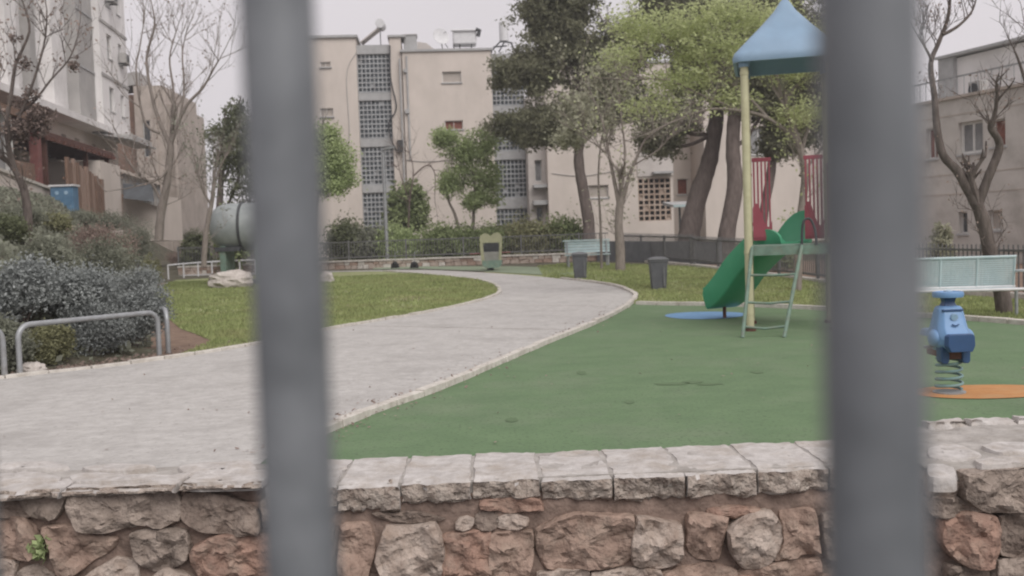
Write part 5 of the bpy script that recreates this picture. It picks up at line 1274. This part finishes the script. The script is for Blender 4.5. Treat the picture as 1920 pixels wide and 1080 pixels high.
# big bare tree
Y = 33.0; b = P(300, 440, Y)
skeleton_tree('bare_tree', 'large brown bare tree with many upright limbs left of the grey drum', [
    (PP([(298, 450), (302, 400), (312, 350), (318, 300), (320, 270)], Y), .15, .10),
    (PP([(320, 275), (300, 230), (285, 180), (275, 110), (290, 50), (285, 10)], Y, .1), .075, .02),
    (PP([(320, 275), (332, 235), (352, 195), (380, 165), (400, 130), (412, 110)], Y, -.1), .07, .018),
    (PP([(318, 290), (322, 230), (325, 170), (318, 110), (330, 60)], Y, .0), .06, .016),
    (PP([(306, 385), (285, 345), (262, 330), (240, 300)], Y, .1), .06, .025),
    (PP([(300, 250), (275, 235), (262, 190), (255, 130), (262, 90), (270, 40)], Y, -.1), .05, .014),
    (PP([(318, 300), (305, 330), (275, 345)], Y, -.2), .05, .03),
    (PP([(335, 235), (345, 170), (342, 100), (350, 60)], Y, .15), .045, .012)],
    'bark_g', (b.x, b.y, H(b.x, b.y)), tw=(7, 1.25, .016, 2, .45, .5, .3), seed=8, tipleaf=('l_brown', 1, .05, .05))
Y = 31.0; b = P(386, 492, Y)
skeleton_tree('bare_tree', 'slim pale bare tree beside the grey drum', [
    (PP([(382, 500), (386, 440), (396, 385), (400, 360)], Y), .09, .06), (PP([(396, 385), (380, 355), (368, 310), (360, 280)], Y), .04, .015), (PP([(400, 360), (410, 320), (425, 290)], Y), .04, .015)],
    'bark_g', (b.x, b.y, gz(b.y)), tw=(6, .9, .012, 2, .4, .5, .3), seed=12, tipleaf=('l_greyg', 2, .06, .06))
# right forked tree
Y = 15.6; b = P(1885, 600, Y)
skeleton_tree('forked_tree', 'bare forked tree rising behind the right bench', [
    (PP([(1884, 606), (1880, 560), (1868, 510), (1856, 470), (1845, 420), (1832, 382)], Y), .13, .095),
    (PP([(1832, 386), (1812, 350), (1795, 320), (1768, 290), (1757, 240), (1752, 180), (1745, 120), (1760, 80), (1778, 30), (1782, -30)], Y, .04), .085, .02),
    (PP([(1834, 386), (1850, 340), (1872, 285), (1872, 262), (1858, 240), (1862, 225)], Y, -.05), .075, .045),
    (PP([(1748, 115), (1735, 90), (1722, 70)], Y), .025, .01),
    (PP([(1768, 65), (1795, 50), (1820, 25), (1830, 0)], Y), .03, .01)],
    'bark_d', (b.x, b.y, 0), tw=(7, .55, .009, 2, .35, .55, .5), seed=5, tipleaf=('l_brown', 1, .03, .03))
Y = 17; q = (PP([(1960, 300), (1930, 180), (1912, 120), (1900, 90)], Y)); b = P(1985, 560, Y)
skeleton_tree('bare_tree', 'bare tree whose twigs reach in at the right picture edge', [
    (PP([(1985, 590), (1980, 440), (1960, 300)], Y), .12, .07), (q, .04, .012), (PP([(1960, 300), (1965, 200), (1935, 100), (1925, 60)], Y), .05, .012), ], 'bark_d', (b.x, b.y, 0), tw=(5, .5, .008, 2, .3, .6, .3), seed=6)
# bare small tree centre
Y = 33.5; b = P(1163, 517, Y)
skeleton_tree('bare_tree', 'slender grey tree with thin budding branches beside the far litter bin', [
    (PP([(1163, 520), (1163, 470), (1160, 420), (1163, 378)], Y), .17, .13),
    (PP([(1161, 385), (1150, 330), (1140, 280), (1130, 230), (1110, 180)], Y, .1), .075, .02), (PP([(1166, 380), (1180, 330), (1192, 300), (1210, 262), (1240, 240)], Y, -.1), .075, .02), (PP([(1166, 355), (1172, 290), (1165, 220), (1160, 170)], Y), .05, .015), (PP([(1188, 310), (1235, 280), (1260, 250)], Y), .03, .012),
    (PP([(1142, 290), (1115, 270), (1090, 255)], Y), .03, .012)],
    'bark_g', (b.x, b.y, gz(b.y)), tw=(7, 1.15, .014, 2, .35, .55, .3), seed=15, tipleaf=('l_pale', 3, .14, .07))

def conifer(label, trunk, ra, rb_, blobs, Y, nc, seed, base, m='l_pine', name='pine_tree'):
    t = thing(name, label, 'tree', (base.x, base.y, gz(base.y))); mb = MB(); limb(mb, trunk, ra, rb_, 12, .06, 5)
    mb.build('trunk', 'bark_p', t, smooth=60)
    mb = MB(); r2 = random.Random(seed); top = trunk[-1]
    for c, rad in blobs:
        c = Vector(c); s0 = trunk[r2.randrange(max(1, len(trunk)-3), len(trunk))]
        mid = s0.lerp(c, .5)+Vector((0, 0, -.3)); limb(mb, [s0, mid, c, c+(c-mid)*.5], .09, .03, 6)
    mb.build('branches', 'bark_p', t, smooth=60)
    pts, cs = clumps(blobs, int(nc*.66), 84, .4, seed, shell=.25, zs=.8)
    leaf_mesh('crown', pts, .075, 2.4, m, t, seed)
    return t
Y = 44; tr = PP([(1103, 470), (1104, 420), (1094, 360), (1085, 300), (1088, 230), (1085, 150), (1080, 60)], Y)
conifer('big dark pine with a spreading crown in front of the beige block', tr, .30, .14, [pblob(1045, 50, 70, 70, Y), pblob(1120, 110, 80, 75, Y), pblob(975, 135, 62, 42, Y), pblob(1015, 125, 60, 55, Y), pblob(1190, 80, 45, 45, Y), pblob(1035, 225, 90, 45, Y), pblob(1150, 195, 80, 60, Y), pblob(955, 235, 38, 28, Y), pblob(1060, 0, 80, 50, Y), pblob(1010, 20, 45, 40, Y), pblob(1000, 255, 50, 25, Y)], Y, 1500, 21, tr[0])
Y = 42; tr = PP([(1288, 475), (1294, 430), (1308, 370), (1328, 310), (1340, 250), (1345, 180), (1340, 100)], Y)
conifer('leaning thick pine nearest the turquoise edged canopy', tr, .48, .22, [pblob(1250, 225, 70, 60, Y), pblob(1330, 120, 80, 90, Y), pblob(1230, 270, 40, 28, Y), pblob(1245, 20, 70, 50, Y), pblob(1290, 60, 70, 60, Y), pblob(1330, 10, 60, 50, Y)], Y, 800, 22, tr[0])
Y = 40; tr = PP([(1360, 475), (1364, 430), (1378, 350), (1374, 280), (1378, 200), (1390, 100)], Y)
conifer('straight thick pine trunk just left of the yellow post', tr, .36, .22, [pblob(1390, 150, 70, 70, Y), pblob(1410, 60, 70, 60, Y), pblob(1440, 190, 50, 50, Y), pblob(1450, 10, 70, 50, Y)], Y, 600, 23, tr[0])
Y = 41; tr = PP([(1425, 470), (1432, 400), (1448, 300), (1440, 200), (1460, 100)], Y)
conifer('slim dark pine behind the left red railing panel', tr, .2, .14, [pblob(1490, 170, 70, 70, Y), pblob(1480, 260, 50, 40, Y), pblob(1530, 90, 80, 80, Y), pblob(1580, 200, 70, 70, Y), pblob(1450, 270, 30, 40, Y)], Y, 800, 24, tr[0])
Y = 46; tr = PP([(408, 470), (410, 420), (415, 330), (425, 220)], Y)
conifer('dark pine at the left edge of the left fence bar', tr, .2, .1, [pblob(445, 215, 30, 30, Y), pblob(420, 250, 40, 40, Y), pblob(470, 260, 60, 70, Y), pblob(430, 310, 45, 50, Y), pblob(500, 340, 80, 80, Y)], Y, 230, 25, tr[0], m='l_dark')
# feathery acacia behind the slide
Y = 22.5; b = P(1495, 556, Y)
ac = skeleton_tree('acacia_tree', 'feathery light green tree with fanning branches behind the slide', [
    (PP([(1495, 560), (1497, 500), (1500, 420), (1510, 330), (1500, 280), (1490, 250)], Y), .10, .08),
    (PP([(1495, 270), (1470, 200), (1455, 140), (1440, 80), (1420, 20)], Y, .1), .06, .02),
    (PP([(1492, 260), (1440, 222), (1390, 208), (1330, 205), (1270, 225), (1215, 250)], Y, -.1), .05, .012),
    (PP([(1440, 222), (1390, 170), (1330, 135), (1270, 110), (1200, 80)], Y, .15), .045, .012),
    (PP([(1390, 208), (1320, 180), (1250, 150), (1180, 150)], Y, -.15), .035, .01),
    (PP([(1500, 300), (1515, 240), (1540, 170), (1560, 90)], Y, .1), .05, .02), (PP([(1500, 330), (1540, 280), (1580, 230)], Y, .2), .04, .015)],
    'bark_g', (b.x, b.y, gz(b.y)), tw=(6, 1.0, .012, 2, .2, .55, .35), seed=31, tipleaf=('l_acacia', 3, .08, .05),
    leaf=([pblob(1250, 55, 100, 22, Y, 1.2), pblob(1340, 95, 110, 22, Y, 1.3), pblob(1170, 105, 50, 18, Y, .8), pblob(1430, 40, 90, 26, Y, 1.2), pblob(1280, 150, 90, 18, Y, 1), pblob(1480, 130, 60, 24, Y, 1), pblob(1350, 30, 100, 26, Y, 1.2), pblob(1380, 185, 60, 14, Y, .8), pblob(1220, 200, 60, 12, Y, .7), pblob(1560, 90, 70, 50, Y, 1), pblob(1500, 215, 60, 18, Y, .9), pblob(1180, 40, 40, 20, Y, .7)], 560, 34, .34, .045, 2.0, 'l_acacia', .55))
# pale sapling foliage in front of pine
Y = 35; b = P(1125, 500, Y)
skeleton_tree('young_tree', 'pale green young tree in front of the big pine', [(PP([(1128, 505), (1126, 420), (1122, 330), (1130, 250), (1150, 180)], Y), .05, .02)], 'bark_g', (b.x, b.y, gz(b.y)), tw=(8, .9, .012, 1, .3, .5, .5), seed=33,
    leaf=([pblob(1130, 150, 28, 28, Y), pblob(1150, 120, 30, 30, Y), pblob(1100, 230, 55, 28, Y), pblob(1090, 195, 35, 22, Y), pblob(1070, 262, 45, 16, Y), pblob(1160, 160, 30, 25, Y)], 300, 18, .3, .09, 1.6, 'l_pale', .1))
# light green round trees
Y = 47; b = P(885, 440, Y)
skeleton_tree('broadleaf_tree', 'fresh green two-stemmed tree in front of the middle of the beige block', [(PP([(886, 445), (888, 400), (890, 360), (885, 300)], Y), .09, .04), (PP([(862, 435), (852, 400), (840, 370), (845, 320)], Y), .08, .04), (PP([(890, 360), (910, 320), (915, 280)], Y), .05, .02)],
    'bark_g', (b.x, b.y, gz(b.y)), tw=(5, 1, .015, 1, .3, .5, .5), seed=41, leaf=([pblob(838, 255, 32, 16, Y), pblob(825, 270, 18, 10, Y), pblob(905, 252, 16, 12, Y), pblob(880, 285, 46, 26, Y), pblob(862, 330, 38, 36, Y), pblob(905, 345, 32, 34, Y), pblob(915, 270, 18, 22, Y), pblob(838, 350, 18, 22, Y), pblob(925, 320, 14, 22, Y), pblob(928, 375, 16, 12, Y), pblob(890, 375, 36, 16, Y)], 230, 70, .36, .08, 1.4, 'l_light', 0))
Y = 38; b = P(590, 470, Y)
skeleton_tree('broadleaf_tree', 'fresh green tree peeking out right of the left fence bar', [(PP([(590, 480), (590, 400), (600, 320), (605, 270)], Y), .1, .05)], 'bark_g', (b.x, b.y, gz(b.y)), tw=(5, 1, .015, 1, .3, .5, .4), seed=42,
    leaf=([pblob(605, 262, 36, 28, Y), pblob(635, 305, 30, 32, Y), pblob(590, 310, 50, 45, Y), pblob(612, 345, 45, 20, Y), pblob(645, 335, 18, 22, Y)], 260, 62, .38, .075, 1.4, 'l_light', 0))
Y = 56; b = P(765, 440, Y)
skeleton_tree('ivy_bush', 'climbing bush covering the wall foot beside the left stairwell', [(PP([(765, 455), (762, 400), (758, 350)], Y), .06, .03)], 'bark_g', (b.x, b.y, gz(b.y)), seed=43,
    leaf=([pblob(748, 385, 18, 38, Y), pblob(776, 375, 18, 36, Y), pblob(760, 410, 32, 26, Y), pblob(785, 400, 14, 30, Y)], 420, 22, .4, .15, 1.3, 'l_mid', 0), cat='bush')
Y = 50; b = P(770, 440, Y)
skeleton_tree('bare_tree', 'thin bare shrub branches against the beige wall beside the ivy', [(PP([(765, 450), (768, 380), (775, 320), (765, 280)], Y), .05, .015), (PP([(775, 330), (800, 310), (815, 325), (815, 370)], Y), .04, .015), (PP([(768, 380), (752, 330), (745, 300)], Y), .03, .012)], 'twig', (b.x, b.y, gz(b.y)), tw=(6, 1.2, .015, 2, .1, .6, .3), seed=44)

def bush(px, py, wpx, hpx, m, label, Y=None, n=260, per=24, sz=.05, asp=1.8, name='shrub', flat=0, rc=None, seed=None):
    p = G(px, py) if Y is None else P(px, py, Y); Y = p.y; s = Y/FPX; z = H(p.x, p.y); w2 = wpx*s/2; h = hpx*s
    if seed is None: seed = int(px*7+py) % 1000
    t = thing(name, label, 'shrub', (p.x, p.y, z)); r = random.Random(seed); blobs = []
    for k in range(7):
        a = r.uniform(0, 6.28); q = r.uniform(.1, .62); hh = r.uniform(.35, .78)
        cx_ = p.x+math.cos(a)*q*w2; cy_ = p.y+math.sin(a)*q*w2*.8
        blobs.append(((cx_, cy_, z+h*hh*.85), (w2*r.uniform(.35, .55), w2*r.uniform(.35, .5), h*r.uniform(.24, .38))))
    mb = MB()
    for c, rad in blobs:
        limb(mb, [Vector((p.x, p.y, z-.05)), Vector((p.x, p.y, z)).lerp(Vector(c), .5)+Vector((0, 0, -.03)), Vector(c)], .018, .006, 5)
    mb.build('stems', 'twig', t)
    pts, cs = clumps(blobs, n, per, rc or w2*.26, seed, shell=.45, zs=1); pts[:, 2] = np.maximum(pts[:, 2], z+.01)
    leaf_mesh('foliage', pts, sz, asp, m, t, seed, flat)
SH = [
 (250, 655, 130, 130, 'l_blue', 'blue-grey rosemary shrub pressed against the right end of the hoop rail', .035, 420),
 (170, 668, 140, 130, 'l_blue', 'blue-grey shrub behind the middle of the hoop rail', .035, 360),
 (88, 684, 90, 85, 'l_olive', 'olive green low shrub inside the hoop rail at its left end', .035, 300),
 (5, 700, 120, 120, 'l_greyg', 'grey green shrub at the left picture edge beside the path', .04, 260),
 (145, 612, 180, 125, 'l_blue', 'blue-grey shrub one step up the bank behind the rail', .04, 380),
 (45, 610, 160, 120, 'l_blue', 'purplish grey shrub at the left edge above the front row', .04, 320),
 (262, 590, 110, 95, 'l_blue', 'small blue-grey shrub spilling toward the lawn', .04, 260),
 (200, 530, 150, 80, 'l_greyg', 'grey green shrub around the broken rail', .05, 240),
 (70, 530, 170, 80, 'l_greyg', 'green shrub on the middle of the bank', .05, 260),
 (175, 495, 150, 72, 'l_brown', 'dry pinkish brown bush in the middle of the bank', .05, 300),
 (262, 510, 90, 95, 'l_greyg', 'grey green shrub beside the low tubular fence', .05, 240),
 (105, 440, 80, 38, 'l_olive', 'yellowish olive bush below the blue cabinet', .06, 200),
 (15, 455, 120, 45, 'l_dark', 'dark shrub at the left edge near the bare tree trunk', .06, 200),
 (200, 432, 120, 28, 'l_greyg', 'grey hedge shrub along the terrace foot', .06, 200),
 (262, 432, 55, 65, 'l_light', 'bright green bush below the dark tarpaulin', .07, 160),
 (325, 480, 90, 70, 'l_mid', 'rounded mid green shrub left of the slim pale tree', .07, 220),
 (360, 482, 60, 60, 'l_dark', 'dark rounded shrub behind the low tubular fence', .07, 180),
 (130, 575, 90, 60, 'l_greyg', 'small grey green tuft between the blue-grey shrubs', .04, 160),
 (300, 446, 90, 55, 'l_mid', 'green bush at the foot of the large bare tree', .07, 200),
 (285, 475, 100, 60, 'l_greyg', 'grey green bush under the large bare tree above the lawn corner', .06, 220),
 (335, 505, 60, 40, 'l_brown', 'dry brownish low plant behind the low tubular fence', .05, 120),
 (20, 560, 100, 70, 'l_greyg', 'grey green tuft on the left edge halfway up the bank', .05, 160),
 (290, 540, 50, 60, 'l_olive', 'olive tuft at the corner of the lawn and bank', .05, 120),
 (40, 415, 110, 18, 'l_greyg', 'low grey shrub against the terrace wall', .06, 160),
 (150, 418, 90, 18, 'l_greyg', 'low grey shrub below the plank fence', .06, 160),
]
for q in SH: bush(q[0], q[1], q[2], q[3], q[4], q[5], sz=q[6]*.62, n=q[7], per=52)
bush(372, 440, 75, 80, 'l_dark', 'tall dark evergreen bush left of the grey drum', Y=44, n=260, sz=.1)
bush(440, 420, 110, 130, 'l_mid', 'green bush behind the grey drum', Y=42, n=260, sz=.1)
bush(430, 330, 60, 70, 'l_brown', 'reddish brown treetop behind the grey drum', Y=50, n=160, sz=.12)
# hedge behind the far fence
hb = [(650, 440, 90, 85, 'l_dark', 'dark bush right of the left fence bar behind the far fence'), (760, 470, 110, 70, 'l_light', 'light green bush behind the fence left of the rider'), (830, 475, 130, 60, 'l_mid', 'mid green bush behind the fence beside the rider'),
      (900, 475, 140, 70, 'l_mid', 'green bush directly behind the yellow rider'), (985, 475, 150, 65, 'l_olive', 'olive green hedge bush right of the yellow rider'), (1060, 475, 100, 60, 'l_mid', 'green bush at the foot of the big pine'), (690, 470, 80, 60, 'l_greyg', 'greyish bush at the foot of the lamp pole')]
for q in hb: bush(q[0], q[1]+10, q[2], q[3]+10, q[4], q[5], Y=45.5, n=320, per=24, sz=.08, rc=.5)
bush(1765, 450, 60, 110, 'l_pale', 'pale green shrub in front of the right building wall', Y=24, n=220, sz=.06)
bush(1790, 500, 70, 70, 'l_greyg', 'grey green shrub behind the right bench', Y=21, n=180, sz=.06)
bush(1460, 505, 60, 50, 'l_mid', 'low green shrub behind the fence by the slide', Y=30, n=160, sz=.07)
bush(1005, 400, 16, 60, 'l_dark', 'narrow dark climber at the second stairwell corner', Y=57, n=120, sz=.13)

# ground cover on the bank
r = np.random.RandomState(77); pts = []
while len(pts) < 26000:
    y = 11+r.rand()**1.2*30; foot = -0.353*y if y >= 14 else -4.94-(14-y)*.45
    x = foot-.1-r.rand()*6.5
    pts.append((x, y, H(x, y)+r.rand()*.14))
o = leaf_mesh('ground_cover', np.array(pts), .07, 1.6, 'l_greyg', None, 5, kind='stuff'); tag(o, 'low grey green ground cover over the planted bank', 'ground cover')
# dead leaves & grit at path edge
pts = []
for k in range(1500):
    i = r.randint(2, 20); a = Vector(left_edge[i]).lerp(Vector(left_edge[i+1]), r.rand()); pts.append((a.x-r.rand()**2*.9-.08, a.y+r.rand()*.3+.05, .02))
o = leaf_mesh('leaf_litter', np.array(pts), .035, 1.6, 'l_brown', None, 6, flat=.8, kind='stuff'); tag(o, 'dry leaf litter at the foot of the shrubs along the path', 'leaf litter')
# lamp pole
Y = 44.5; b = P(726, 480, Y); t = thing('lamp_pole', 'thin pale lamp pole standing behind the far fence', 'lamp', (b.x, b.y, gz(b.y)))
tp = P(715, 282, Y); mb = MB(); mb.tube([(b.x, b.y, gz(b.y)), (b.x, b.y, 2.5), (b.x, b.y, tp.z)], [.1, .08, .06], 10); mb.build('pole', 'galv', t, smooth=50)
mb = MB(); mb.beam((b.x-.05, b.y, tp.z+.03), (b.x+.5, b.y-.2, tp.z+.1), .16, .08); mb.build('lamp_head', 'galv', t)

r = np.random.RandomState(5); pts = []
for k in range(420):
    i = r.randint(1, i0); a = Vector(right_edge[i]).lerp(Vector(right_edge[i-1]), r.rand()); e_ = r.normal()*.22
    pts.append((a.x+e_, a.y+r.rand()*.2, gz(a.y)+(.02 if abs(e_) > .06 else .075)))
for k in range(160): pts.append((r.uniform(-5, 6), r.uniform(6.5, 17), .018))
o = leaf_mesh('fallen_leaves', np.array(pts), .022, 1.5, 'l_brown', None, 8, flat=.85, kind='stuff'); tag(o, 'scattered dry leaves and grit along the kerb and the play surface', 'leaf litter')

hm = bpy.data.materials.new('haze air'); hm.use_nodes = True; hm.node_tree.nodes.clear()
vo = hm.node_tree.nodes.new('ShaderNodeVolumePrincipled'); vo.inputs['Density'].default_value = HAZE; vo.inputs['Color'].default_value = (.93, .93, .95, 1); vo.inputs['Anisotropy'].default_value = .2
mo = hm.node_tree.nodes.new('ShaderNodeOutputMaterial'); hm.node_tree.links.new(vo.outputs[0], mo.inputs['Volume'])
mb = MB(); mb.box(-151, 151, -41, 191, -2, 26.5); M['haze'] = hm; mb.build('haze', 'haze', None, 'stuff')

for (px_, py_, rx_, rz_) in ((760, 560, .5, .35), (640, 575, .35, .3), (700, 530, .7, .5), (830, 545, .5, .3), (1300, 545, .3, .35), (1150, 540, .5, .4)):
    q_ = G2(px_, py_); pts_ = []
    for k in range(18):
        t_ = 2*math.pi*k/18; r_ = 1+.5*noise.noise(Vector((math.cos(t_)*1.7+px_, math.sin(t_)*1.7, 0))); pts_.append((q_[0]+rx_*r_*math.cos(t_), q_[1]+rz_*3*r_*math.sin(t_)))
    sheet('bare_patch', 'dry_grass', pts_, .005+.0006*(px_ % 7), parent=lawn if px_ < 950 else back_lawn, kind=None, cuts=(20,))
